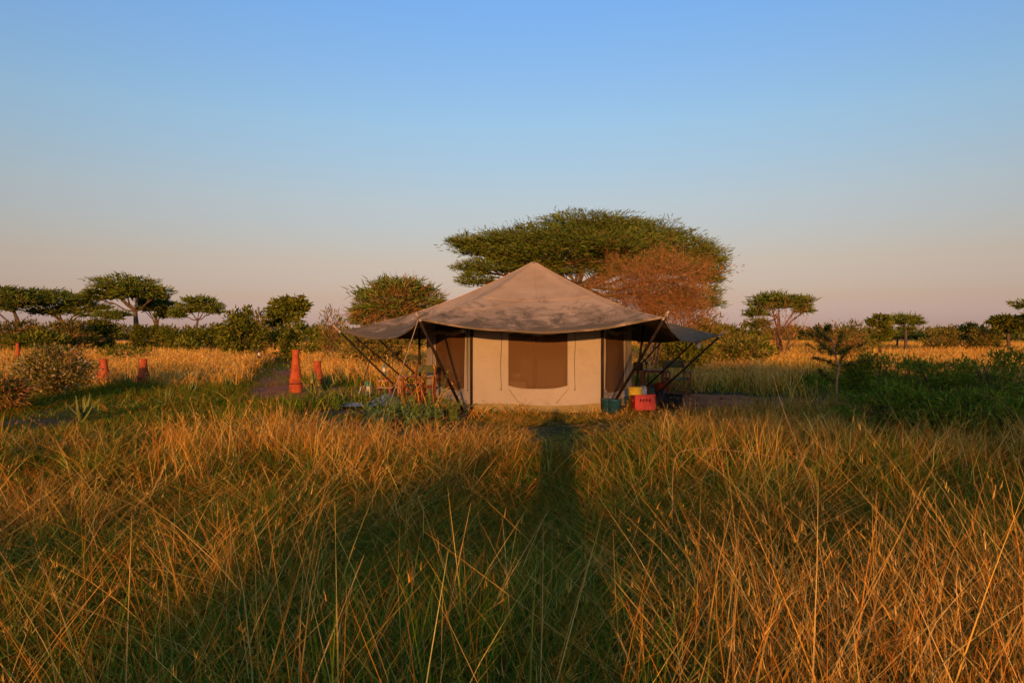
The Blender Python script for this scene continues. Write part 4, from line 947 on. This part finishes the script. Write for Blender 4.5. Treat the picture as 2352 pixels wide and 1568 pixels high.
def peg(p): 
    m = MB(); q = Vector(p) - C0; m.tube([q + Vector((0.03, 0, -0.1)), q + Vector((-0.02, 0, 0.08))], 0.012, 6); m.build('tent_peg', M['iron'], TENT)
for (a, b, mt, r) in [(P(961, 733, 13.02), P(893, 928, 15.4), 'rope', 0.009), (P(1530, 732, 13.0), P(1600, 880, 16.6), 'rope_dark', 0.006), (P(1656, 771, 17.0), P(1745, 905, 19.0), 'rope_dark', 0.006),
                      (P(1601, 780, 17.7), P(1700, 885, 21.5), 'rope_dark', 0.006), (P(777, 760, 17.2), P(690, 905, 18.6), 'rope_dark', 0.006)]:
    b.z = 0.04; rope('guy_rope', a, b, r, mt); peg(b)
# cords at the foot of the front panel
for (x0, y0, x1, y1) in [(1168, 893, 1192, 926), (1308, 890, 1278, 926), (1058, 893, 1046, 922)]:
    a, b = P(x0, y0, 14.68), P(x1, y1, 14.62); rope('panel_crease', a, b, 0.006, 'skirt', 0.0)

# camp bed inside, seen through the mesh
bed = thing('camp_bed', 'low bed with cream bedding standing inside behind the front mesh window', 'bed', (-0.15, 16.2, 0.02))
mb = MB(); mb.box((0, 0, 0.46), (0.95, 1.9, 0.24)); mb.build('mattress', M['cloth_cream'], bed, bevel=0.04)
mb = MB(); mb.box((0, 0, 0.32), (0.99, 1.94, 0.06)); mb.build('bed_frame', M['wood'], bed)
for sx_ in (-1, 1):
    for sy in (-1, 1):
        mb = MB(); mb.box((sx_ * 0.44, sy * 0.9, 0.15), (0.06, 0.06, 0.30)); mb.build('leg', M['wood'], bed)
mb = MB(); mb.box((0, 0.72, 0.63), (0.7, 0.34, 0.12)); mb.build('pillow', M['white'], bed, bevel=0.05)

# ------------------------------------------------------------------ camp furniture
def director_chair(loc, rz, label):
    """folding chair facing local -Y: posts, arms, crossed legs, canvas seat and back"""
    t = thing('camp_chair', label, 'chair', loc, rz, 'folding camp chairs'); W = 0.29; D = 0.22
    for sx_ in (-1, 1):
        for sy in (-1, 1):
            m = MB(); m.box((sx_ * W, sy * D, 0.315), (0.036, 0.045, 0.63)); m.build('leg', M['wood'], t, bevel=0.004)
        m = MB(); m.box((sx_ * W, -0.01, 0.645), (0.055, 0.54, 0.028)); m.build('armrest', M['wood'], t, bevel=0.006)
        m = MB(); m.box((sx_ * W, 0, 0.055), (0.034, 0.47, 0.04)); m.build('foot_rail', M['wood'], t, bevel=0.004)
        m = MB(); m.box((sx_ * (W - 0.036), 0, 0.46), (0.034, 0.47, 0.04)); m.build('seat_rail', M['wood'], t, bevel=0.004)
        m = MB(); m.bar((sx_ * W, D * 0.9, 0.655), (sx_ * W, D * 0.9 + 0.06, 0.93), 0.028, 0.034, (0, 1, 0)); m.build('back_post', M['wood'], t, bevel=0.004)
    for sy in (-1, 1):
        for s in (-1, 1):
            m = MB(); y = sy * D + s * 0.026; m.bar((s * (W - 0.03), y, 0.07), (-s * (W - 0.05), y, 0.455), 0.022, 0.042, (0, 1, 0)); m.build('cross_brace', M['wood'], t)
    m = MB(); n = 12
    for i in range(n + 1):
        u = i / n * 2 - 1
        for j in range(5): m.v.append((u * (W - 0.02), -0.23 + 0.46 * j / 4, 0.485 - 0.045 * (1 - u * u)))
        if i:
            for j in range(4): q = i * 5 + j; p = q - 5; m.f.append((p, q, q + 1, p + 1))
    o = m.build('seat', M['chair_canvas'], t, smooth=True); s = o.modifiers.new('thickness', 'SOLIDIFY'); s.thickness = 0.006
    m = MB()
    for i in range(n + 1):
        u = i / n * 2 - 1
        for j in range(5):
            f = j / 4; z = 0.735 + 0.20 * f - 0.025 * (1 - u * u) * (f - 0.3); y = D * 0.9 + 0.02 + 0.06 * (z - 0.655) / 0.275 + 0.055 * (1 - u * u); m.v.append((u * (W + 0.016), y, z))
        if i:
            for j in range(4): q = i * 5 + j; p = q - 5; m.f.append((p, q, q + 1, p + 1))
    o = m.build('backrest', M['chair_canvas'], t, smooth=True); s = o.modifiers.new('thickness', 'SOLIDIFY'); s.thickness = 0.006
    return t
def ground_at(px, d): return Vector(((px - 1176) / F * d, d, 0.015))
director_chair(ground_at(962, 15.7), R(-34), 'olive canvas folding chair with dark wooden frame left of the tent')
director_chair(ground_at(1555, 18.2), R(8), 'olive canvas folding chair with red wooden frame beside the right hand table')
# slatted table left
def slat_table(loc, rz, w, d, h, n, label, name='slatted_table', shelf=True, mat='wood_pale'):
    t = thing(name, label, 'table', loc, rz, 'slatted camp tables')
    for i in range(n):
        m = MB(); m.box((0, -d / 2 + d * (i + 0.5) / n, h - 0.012), (w, d / n * 0.74, 0.022)); m.build('slat', M[mat], t, bevel=0.003)
    for sx_ in (-1, 1):
        m = MB(); m.box((sx_ * (w / 2 - 0.05), 0, h - 0.045), (0.035, d * 0.96, 0.04)); m.build('apron', M['wood'], t)
        for sy in (-1, 1):
            m = MB(); m.box((sx_ * (w / 2 - 0.05), sy * (d / 2 - 0.05), (h - 0.06) / 2), (0.042, 0.042, h - 0.06)); m.build('leg', M['wood'], t, bevel=0.004)
        if shelf: m = MB(); m.box((sx_ * (w / 2 - 0.05), 0, 0.14), (0.03, d * 0.8, 0.045)); m.build('stretcher', M['wood'], t)
    if shelf:
        for i in range(4):
            m = MB(); m.box((-w / 2 + 0.1 + (w - 0.2) * i / 3, -d / 2 + 0.02, h * 0.5), (0.03, 0.02, h * 0.7)); m.build('front_slat', M['wood'], t)
    return t
slat_table(ground_at(940, 17.0), R(8), 0.62, 0.75, 0.60, 7, 'slatted wooden table standing behind the left camp chair')
st = slat_table(ground_at(886, 16.9), R(-6), 0.42, 0.34, 0.34, 3, 'low slatted wooden stool standing on the grey blue tarp', 'slatted_stool', False)
slat_table(ground_at(883, 17.6), R(12), 0.36, 0.30, 0.47, 3, 'small slatted wooden stand behind the low stool', 'slatted_stool', False)
cup = thing('cup', 'small orange cup standing on the small slatted stand', 'cup', Vector((ground_at(883, 17.6))) + Vector((0.02, 0, 0.47)))
mb = MB(); mb.lathe([(0.0, 0.0), (0.03, 0.0), (0.042, 0.05), (0.036, 0.05), (0.026, 0.008)], 16); mb.build('bowl', M['terra'], cup, smooth=True)
mb = MB(); mb.tube([(0.038, 0, 0.04), (0.06, 0, 0.034), (0.058, 0, 0.015), (0.034, 0, 0.012)], 0.005, 6); mb.build('handle', M['terra'], cup, smooth=True)
# tarp
def tarp():
    mb = MB(); n = 22; m_ = 14; rng = np.random.default_rng(3)
    for i in range(n + 1):
        for j in range(m_ + 1):
            x = -0.85 + 1.7 * i / n; y = -0.6 + 1.2 * j / m_; e = max(abs(x) / 0.85, abs(y) / 0.6)
            z = 0.02 + (0.15 * math.exp(-(((x - 0.25) / 0.5) ** 2 + ((y - 0.1) / 0.4) ** 2)) + 0.05 * math.sin(7 * x + 3 * y) * (1 - e) + 0.03 * math.sin(13 * y - 5 * x)) * max(0, 1 - e ** 3) + rng.uniform(0, 0.01)
            mb.v.append((x + 0.05 * math.sin(5 * y), y + 0.05 * math.sin(4 * x), z))
    for i in range(n):
        for j in range(m_): a = i * (m_ + 1) + j; mb.f.append((a, a + 1, a + m_ + 2, a + m_ + 1))
    o = mb.build('tarpaulin', M['tarp'], None, smooth=True, loc=ground_at(868, 16.0)); o.rotation_euler.z = 0.15
    tag(o, 'crumpled grey blue tarpaulin lying in the grass left of the chair', 'tarp')
tarp()
# storm lanterns
def lantern(loc, s, label, mat='teal'):
    t = thing('storm_lantern', label, 'lantern', loc, 0.3, 'storm lanterns')
    def b(name, fn, m, sm=True): q = MB(); fn(q); o = q.build(name, M[m], t, smooth=sm); return o
    Sc = lambda pr: [(r * s, z * s) for r, z in pr]
    b('tank', lambda q: q.lathe(Sc([(0.0, 0), (0.20, 0), (0.22, 0.03), (0.22, 0.15), (0.18, 0.20), (0.10, 0.22), (0.0, 0.22)]), 20), mat)
    b('burner', lambda q: q.lathe(Sc([(0.10, 0.21), (0.12, 0.25), (0.09, 0.30), (0.0, 0.31)]), 16), mat)
    b('globe', lambda q: q.lathe(Sc([(0.09, 0.27), (0.13, 0.36), (0.135, 0.46), (0.10, 0.60), (0.08, 0.66), (0.07, 0.66), (0.09, 0.6), (0.12, 0.46), (0.115, 0.36), (0.08, 0.28)]), 18), 'glass')
    b('hood', lambda q: q.lathe(Sc([(0.10, 0.64), (0.12, 0.70), (0.11, 0.74), (0.08, 0.76), (0.085, 0.84), (0.13, 0.87), (0.12, 0.92), (0.0, 0.95)]), 18), mat)
    for sx_ in (-1, 1):
        b('side_tube', lambda q: q.tube([(sx_ * a * s, 0, z * s) for a, z in [(0.19, 0.10), (0.23, 0.25), (0.24, 0.45), (0.22, 0.65), (0.14, 0.80), (0.08, 0.82)]], 0.022 * s, 7), mat)
    b('bail', lambda q: q.tube([(math.cos(a) * 0.24 * s, 0, (0.62 + 0.52 * math.sin(a)) * s) for a in np.linspace(0, math.pi, 14)], 0.008 * s, 5), 'iron')
    return t
def hook_stake(base, top, hook, label, low_white=False):
    b = Vector(base); t = thing('lantern_stake', label, 'stake', b, 0, 'lantern stakes'); T = Vector(top) - b; h = Vector(hook) - b
    m = MB(); m.tube([Vector((0, 0, -0.05)), T * 0.5 + Vector((0.008, 0, 0)), T], [0.013, 0.012, 0.010], 7); m.build('rod', M['iron'], t, smooth=True)
    a = T * 0.80; m = MB(); m.tube([a, a + (h - a) * 0.5 + Vector((0, 0, 0.06)), h + Vector((0, 0, 0.02)), h + Vector((0.01, 0, -0.02))], 0.007, 6); m.build('hook', M['iron'], t, smooth=True)
    if low_white: m = MB(); m.tube([T * 0.06 + Vector((0, -0.012, 0)), T * 0.30 + Vector((0, -0.012, 0))], 0.014, 7); m.build('white_lower_tube', M['white'], t, smooth=True)  # white tube along the lower rod
LA = P(845, 909, 17.2); lantern((LA.x, LA.y, 0.10), 0.40, 'teal storm lantern hanging low by the leaning stake next to the tarpaulin')
hook_stake((P(820, 922, 17.3).x, 17.3, 0), P(852, 818, 17.3), (LA.x, LA.y, 0.10 + 0.40 * 1.14), 'leaning iron lantern stake with a white stretch near its foot', True)
LB = P(882, 862, 22.0); lantern((LB.x, LB.y, LB.z), 0.40, 'teal storm lantern hanging higher behind the raking poles')
hook_stake((P(900, 900, 22.1).x, 22.1, 0), P(901, 795, 22.1), (LB.x, LB.y, LB.z + 0.40 * 1.14), 'upright iron lantern stake behind the raking poles')
LC = P(595, 822, 32.0); lantern((LC.x, LC.y, LC.z), 0.40, 'small lantern hanging on a stake in the golden field beside the path', 'iron')
hook_stake((P(588, 840, 32.1).x, 32.1, 0), P(587, 790, 32.1), (LC.x, LC.y, LC.z + 0.456), 'thin lantern stake in the golden field beside the path')

# red chimneys
def chimney(px, d, h, w, label, tall):
    t = thing('metal_chimney', label, 'chimney', (ground_at(px, d).x, d, 0), random.uniform(0, 6), 'rusty red chimneys in the grass'); r = w / 2
    if tall: pr = [(r * 0.92, -0.03), (r, 0.0), (r, h * 0.20), (r * 0.97, h * 0.27), (r * 0.80, h * 0.45), (r * 0.62, h * 0.66), (r * 0.53, h * 0.82), (r * 0.52, h * 0.985)]
    else: pr = [(r * 0.92, -0.03), (r, 0.0), (r * 1.0, h * 0.24), (r * 0.98, h * 0.32), (r * 0.86, h * 0.48), (r * 0.70, h * 0.66), (r * 0.62, h * 0.82), (r * 0.60, h * 0.975)]
    m = MB(); m.lathe(pr + [(pr[-1][0] - 0.012, h), (pr[-1][0] - 0.016, h * 0.9), (pr[-1][0] - 0.02, h * 0.6)], 28); m.build('flue', M['terra'], t, smooth=True)
    m = MB(); q = pr[-1][0]; m.lathe([(q, h - 0.04), (q + 0.016, h - 0.03), (q + 0.018, h), (q - 0.008, h + 0.004)], 28); m.build('rim', M['terra'], t, smooth=True)
    m = MB(); z = h * 0.225 if tall else h * 0.26; m.lathe([(r, z - 0.016), (r + 0.012, z - 0.012), (r + 0.012, z + 0.012), (r * 0.99, z + 0.016)], 28); m.build('band', M['terra_dark'], t, smooth=True)
    m = MB(); m.lathe([(0, h * 0.55), (pr[-1][0] - 0.02, h * 0.56)], 20); m.build('inside', M['terra_dark'], t)
chimney(679, 19.2, 1.22, 0.36, 'tallest rusty red chimney standing beside the aloe clump', True)
chimney(729, 21.8, 0.80, 0.36, 'short red chimney just behind the aloe and the tallest chimney', False)
chimney(329, 22.4, 0.85, 0.37, 'smooth orange red chimney on the far edge of the grassy path', False)
chimney(237, 22.0, 0.86, 0.40, 'sooty stained red chimney beside the smooth one on the path edge', False)
chimney(40, 36.0, 1.20, 0.30, 'red chimney mostly hidden behind the sprawling yellowish shrub', True)
chimney(750, 44.0, 0.86, 0.30, 'distant little red chimney under the wispy shrub', False)

# right hand table and things
def table(loc, rz, w, d, h, label, n):
    t = thing('camp_table', label, 'table', loc, rz, 'wooden camp tables')
    for i in range(n):
        m = MB(); m.box((0, -d / 2 + d * (i + 0.5) / n, h - 0.012), (w, d / n - 0.004, 0.024)); m.build('top_board', M['wood'], t, bevel=0.003)
    for sx_ in (-1, 1):
        for sy in (-1, 1):
            m = MB(); m.box((sx_ * (w / 2 - 0.06), sy * (d / 2 - 0.05), (h - 0.024) / 2), (0.045, 0.045, h - 0.024)); m.build('leg', M['wood'], t, bevel=0.004)
        m = MB(); m.box((sx_ * (w / 2 - 0.06), 0, h * 0.38), (0.03, d - 0.12, 0.04)); m.build('stretcher', M['wood'], t)
    for sy in (-1, 1):
        m = MB(); m.box((0, sy * (d / 2 - 0.05), h - 0.05), (w - 0.14, 0.028, 0.05)); m.build('apron', M['wood'], t)
    m = MB(); m.box((0, -d / 2 + 0.05, h * 0.38), (w - 0.14, 0.03, 0.05)); m.build('front_rail', M['wood'], t)
    return t
table(ground_at(1462, 18.6), R(-4), 0.42, 0.5, 0.66, 'narrow wooden table half hidden by the tent wall', 3)
table(ground_at(1505, 18.9), R(5), 0.62, 0.5, 0.66, 'wooden table carrying the blue lamp', 4)
def lathe_thing(name, label, cat, loc, parts, rz=0, group=None, rot=None):
    t = thing(name, label, cat, loc, rz, group, rot)
    for (pn, pr, mt) in parts:
        m = MB(); m.lathe(pr, 24); m.build(pn, M[mt], t, smooth=True)
    return t
pt_ = ground_at(1466, 18.5); t = lathe_thing('cooking_pot', 'black cooking pot standing on the narrow wooden table', 'pot', (pt_.x, pt_.y, 0.66), [('body', [(0, 0), (0.10, 0), (0.125, 0.03), (0.13, 0.22), (0.14, 0.225), (0.14, 0.235), (0.12, 0.235), (0.115, 0.04), (0, 0.03)], 'black')])
for sx_ in (-1, 1): m = MB(); m.tube([(sx_ * 0.13, -0.05, 0.17), (sx_ * 0.165, -0.04, 0.175), (sx_ * 0.165, 0.04, 0.175), (sx_ * 0.13, 0.05, 0.17)], 0.007, 6); m.build('handle', M['black'], t, smooth=True)
pt_ = ground_at(1485, 18.8); t = lathe_thing('camp_lamp', 'blue table lamp with slim stem on the wooden table', 'lamp', (pt_.x, pt_.y, 0.66), [('base', [(0, 0), (0.045, 0), (0.045, 0.015), (0.012, 0.03), (0, 0.03)], 'blue'), ('stem', [(0.012, 0.02), (0.012, 0.15), (0.016, 0.16)], 'blue'), ('head', [(0.016, 0.15), (0.04, 0.17), (0.045, 0.25), (0.035, 0.27), (0, 0.27)], 'blue')])
pt_ = ground_at(1519, 18.2); t = lathe_thing('bucket', 'terracotta red bucket standing between the table and the chair', 'bucket', (pt_.x, pt_.y, 0.015), [('body', [(0, 0), (0.15, 0), (0.185, 0.33), (0.195, 0.335), (0.195, 0.35), (0.175, 0.35), (0.14, 0.02), (0, 0.015)], 'terra')])
m = MB(); m.tube([(math.cos(a) * 0.19, 0.02 * math.sin(a), 0.33 - 0.12 * math.sin(a) * 0.9) for a in np.linspace(0, math.pi, 12)], 0.004, 5); m.build('handle', M['iron'], t)
def jerry(loc, rz, w, d, h, mat, label):
    t = thing('jerrycan', label, 'canister', loc, rz)
    m = MB(); m.box((0, 0, h * 0.42), (w, d, h * 0.84)); m.build('body', M[mat], t, bevel=0.02)
    m = MB(); m.tube([(-w * 0.32, 0, h * 0.83), (-w * 0.30, 0, h * 0.96), (w * 0.10, 0, h * 0.97), (w * 0.18, 0, h * 0.83)], 0.014, 8); m.build('handle', M[mat], t, smooth=True)
    m = MB(); m.lathe([(0.022, h * 0.82), (0.022, h * 0.98), (0, h * 0.985)], 14, (w * 0.33, 0, 0)); m.build('cap', M[mat], t, smooth=True)
    return t
jerry(ground_at(1478, 17.6), R(12), 0.16, 0.12, 0.31, 'white', 'white plastic jerrycan under the edge of the table')
pt_ = ground_at(1459, 15.6); lathe_thing('plastic_drum', 'yellow plastic drum with a lid behind the red crate', 'drum', (pt_.x, pt_.y, 0.0), [('body', [(0, 0.0), (0.145, 0), (0.155, 0.02), (0.155, 0.40), (0.16, 0.42)], 'yellow'), ('lid', [(0.165, 0.405), (0.178, 0.41), (0.178, 0.44), (0.15, 0.455), (0.05, 0.465), (0, 0.465)], 'yellow')])
def crate(loc, rz, w, d, h, mat, label, tilt=0):
    t = thing('plastic_crate', label, 'crate', loc, 0, None, (tilt, 0, rz)); th = 0.014
    def side(a, b, name):
        """panel from a to b (xy), with a row of upright tapered slots"""
        a, b = Vector((*a, 0)), Vector((*b, 0)); L = (b - a).length; n = 4; nr = Vector(((b - a).y, -(b - a).x, 0)).normalized() * th
        m = MB(); xs = [0.0]; 
        for i in range(n): c = L * (0.26 + 0.16 * i); xs += [c - 0.022, c + 0.022]
        xs.append(L); u = (b - a).normalized()
        def slab(pts):
            v = [a + u * x + Vector((0, 0, z)) for x, z in pts]; k = len(v); m.add(v + [p + nr for p in v], [tuple(range(k)), tuple(range(2 * k - 1, k - 1, -1))] + [(i, i + k, (i + 1) % k + k, (i + 1) % k) for i in range(k)])
        zl, zh = h * 0.56, h * 0.78
        slab([(0, 0), (L, 0), (L, zl), (0, zl)]); slab([(0, zh), (L, zh), (L, h), (0, h)])
        for i in range(n + 1):
            x0 = xs[2 * i]; x1 = xs[2 * i + 1]
            slab([(x0, zl), (x1, zl), (x1 + (0.016 if i < n else 0), zh), (x0 - (0.016 if i > 0 else 0), zh)])
        m.build(name, M[mat], t)
    side((-w / 2, -d / 2), (w / 2, -d / 2), 'side_panel'); side((w / 2, d / 2), (-w / 2, d / 2), 'side_panel')
    side((w / 2, -d / 2), (w / 2, d / 2), 'end_panel'); side((-w / 2, d / 2), (-w / 2, -d / 2), 'end_panel')
    m = MB(); m.box((0, 0, 0.012), (w - 0.03, d - 0.03, 0.02)); m.build('floor_panel', M[mat], t)
    m = MB()
    for s in (-1, 1): m.box((0, s * (d / 2 + 0.012), h - 0.012), (w + 0.05, 0.024, 0.03)); m.box((s * (w / 2 + 0.012), 0, h - 0.0125), (0.022, d + 0.048, 0.027))
    m.build('rim', M[mat], t, bevel=0.004)
    return t
crate(ground_at(1478, 14.75), R(6), 0.42, 0.30, 0.33, 'red', 'scuffed red plastic crate with upright slots in the grass', R(-6))
crate(ground_at(1548, 15.3), R(-25), 0.36, 0.30, 0.27, 'black', 'black plastic crate tipped over beside the old tyre', R(14))
def tyre(loc, rz, label):
    t = thing('tyre', label, 'tyre', loc, 0, None, (R(90), 0, rz)); t.rotation_mode = 'XYZ'
    pr = [(0.115, -0.06), (0.17, -0.075), (0.205, -0.06), (0.215, 0), (0.205, 0.06), (0.17, 0.075), (0.115, 0.06), (0.112, 0), (0.115, -0.06)]
    m = MB(); m.lathe(pr, 32); m.build('casing', M['black'], t, smooth=True)
    m = MB(); m.lathe([(0.117, -0.045), (0.09, -0.03), (0.05, -0.02), (0.035, -0.045), (0, -0.045)], 24); m.build('rim', M['wood_pale'], t, smooth=True)
    m = MB(); m.lathe([(0.117, 0.045), (0.09, 0.03), (0.05, 0.02), (0, 0.02)], 24); m.build('rim', M['iron'], t, smooth=True)
    m = MB()
    for k in range(28): a = 2 * math.pi * k / 28; m.box((0.213 * math.cos(a), 0.213 * math.sin(a), 0), (0.012, 0.02, 0.11), Matrix.Rotation(a, 3, 'Z'))
    m.build('tread', M['black'], t)
p = ground_at(1521, 15.3); tyre((p.x, p.y, 0.20), R(62), 'small old tyre on its rim standing next to the red crate')
def pail(px, d, label, s):
    pt = ground_at(px, d); t = lathe_thing('pail', label, 'pail', (pt.x, pt.y, 0.0), [('body', [(0, 0), (0.11 * s, 0), (0.14 * s, 0.27), (0.15 * s, 0.275), (0.15 * s, 0.29), (0.13 * s, 0.29), (0.10 * s, 0.02), (0, 0.015)], 'blue'), ('contents', [(0.13 * s, 0.25), (0.08 * s, 0.28), (0, 0.29)], 'black')], random.uniform(0, 3), 'blue pails at the foot of the tent')
    m = MB(); m.tube([(math.cos(a) * 0.145 * s, 0, 0.28 + 0.15 * math.sin(a)) for a in np.linspace(0, math.pi, 14)], 0.005, 5); m.build('handle', M['iron'], t)
    for q in range(3): m = MB(); a = q * 2.1; m.tube([(0.05 * math.cos(a), 0.05 * math.sin(a), 0.27), (0.08 * math.cos(a), 0.05 * math.sin(a), 0.36), (0.02, 0.0, 0.42)], 0.003, 4); m.build('wire', M['iron'], t)
pail(1396, 14.45, 'blue pail of dark odds and ends right beside the tent corner pole', 0.95); pail(1412, 14.35, 'blue pail standing between the other pail and the raking pole foot', 1.05)
# bottle hung under the right wing
p = P(1604, 791, 17.0); t = lathe_thing('hanging_bottle', 'white bottle with red cap hanging under the right corner of the fly', 'bottle', (p.x, p.y, p.z), [('body', [(0, -0.09), (0.05, -0.09), (0.055, -0.08), (0.058, 0.05), (0.04, 0.06)], 'white'), ('cap', [(0.05, 0.055), (0.055, 0.10), (0.02, 0.11), (0, 0.11)], 'red')], rot=(0, R(10), 0))
m = MB(); m.tube([(0, 0, 0.10), (0.0, 0.0, 0.22)], 0.004, 5); m.build('string', M['rope_dark'], t)
# small loose stones on the dirt
for i, (px, d) in enumerate([(1735, 15.4), (1660, 17.4), (1768, 16.2)]):
    pt = ground_at(px, d); mb = MB(); mb.lathe([(0.01, -0.02), (0.05, -0.01), (0.06, 0.02), (0.04, 0.045), (0.005, 0.05)], 9, wob=0.3)
    o = mb.build('stone', M['terra_dark'], None, loc=(pt.x, pt.y, 0.0)); o.scale = (1 + 0.3 * i, 0.8 + 0.2 * i, 0.8); tag(o, ['round dark stone at the near edge of the dirt clearing', 'dark stone lying farther back towards the chair', 'largest flat dark stone on the dirt clearing'][i], 'stone', 'stones on the dirt clearing')

# ------------------------------------------------------------------ the photographer, whose long shadow falls towards the tent
def photographer():
    root = thing('person', 'person in dark clothes standing in the grass holding a camera to the face', 'person', (0.0, -0.30, 0.0))
    V = []; E = []; RA = []
    def v(p, r, par=None):
        V.append(p); RA.append(r); i = len(V) - 1
        if par is not None: E.append((par, i))
        return i
    pel = v((0, 0, 0.95), (0.17, 0.12)); sp = v((0, 0.0, 1.15), (0.155, 0.11), pel); ch = v((0, 0.0, 1.36), (0.18, 0.125), sp); nk = v((0, 0.02, 1.50), (0.065, 0.065), ch); hb = v((0, 0.05, 1.58), (0.07, 0.08), nk); hc = v((0, 0.055, 1.68), (0.082, 0.10), hb); v((0, 0.045, 1.77), (0.06, 0.07), hc)
    for s in (-1, 1):
        hp = v((s * 0.10, 0, 0.88), (0.095, 0.10), pel); kn = v((s * 0.15, 0.02, 0.50), (0.065, 0.07), hp); an = v((s * 0.19, -0.01, 0.09), (0.045, 0.05), kn); v((s * 0.21, 0.15, 0.04), (0.045, 0.035), an)
        sh = v((s * 0.20, 0.0, 1.42), (0.068, 0.068), ch); el = v((s * 0.33, 0.10, 1.26), (0.048, 0.048), sh); wr = v((s * 0.12, 0.20, 1.56), (0.03, 0.03), el); v((s * 0.085, 0.215, 1.62), (0.035, 0.02), wr)
    me = bpy.data.meshes.new('body'); me.from_pydata(V, E, []); o = link('body', me, M['dark_cloth'], root); o.scale = (1.1, 1, 1)
    m = o.modifiers.new('skin', 'SKIN')
    for i, r in enumerate(RA): me.skin_vertices[0].data[i].radius = r
    me.skin_vertices[0].data[0].use_root = True
    s = o.modifiers.new('smooth', 'SUBSURF'); s.levels = 1; s.render_levels = 2
    # five fingers each side round the camera body
    for sd_ in (-1, 1):
        for f in range(5):
            q = MB(); b = Vector((sd_ * 0.085, 0.215, 1.605 + 0.012 * f)); L = (0.045, 0.06, 0.066, 0.06, 0.048)[f]
            if f == 4: q.tube([b, b + Vector((-sd_ * 0.015, -0.02, 0.02)), b + Vector((-sd_ * 0.035, -0.022, 0.03))], [0.010, 0.009, 0.006], 7)
            else: q.tube([b, b + Vector((sd_ * 0.012, 0.03, 0.004)), b + Vector((-sd_ * 0.01, 0.05, 0.004)), b + Vector((-sd_ * L * 0.6, 0.055, 0.002))], [0.0095, 0.009, 0.008, 0.006], 7)
            q.build('finger', M['dark_cloth'], root, smooth=True)
    c = thing('photo_camera', 'black camera held up at the eye of the photographer', 'camera', (0, -0.075, 1.645))
    m = MB(); m.box((0, 0, 0), (0.135, 0.04, 0.09)); m.build('camera_body', M['black'], c, bevel=0.01)
    m = MB(); m.tube([(0, 0.015, 0), (0, 0.055, 0)], 0.034, 18); m.build('lens', M['black'], c, smooth=True)
    m = MB(); m.box((0, -0.002, 0.055), (0.05, 0.035, 0.03)); m.build('viewfinder', M['black'], c, bevel=0.006)
photographer()
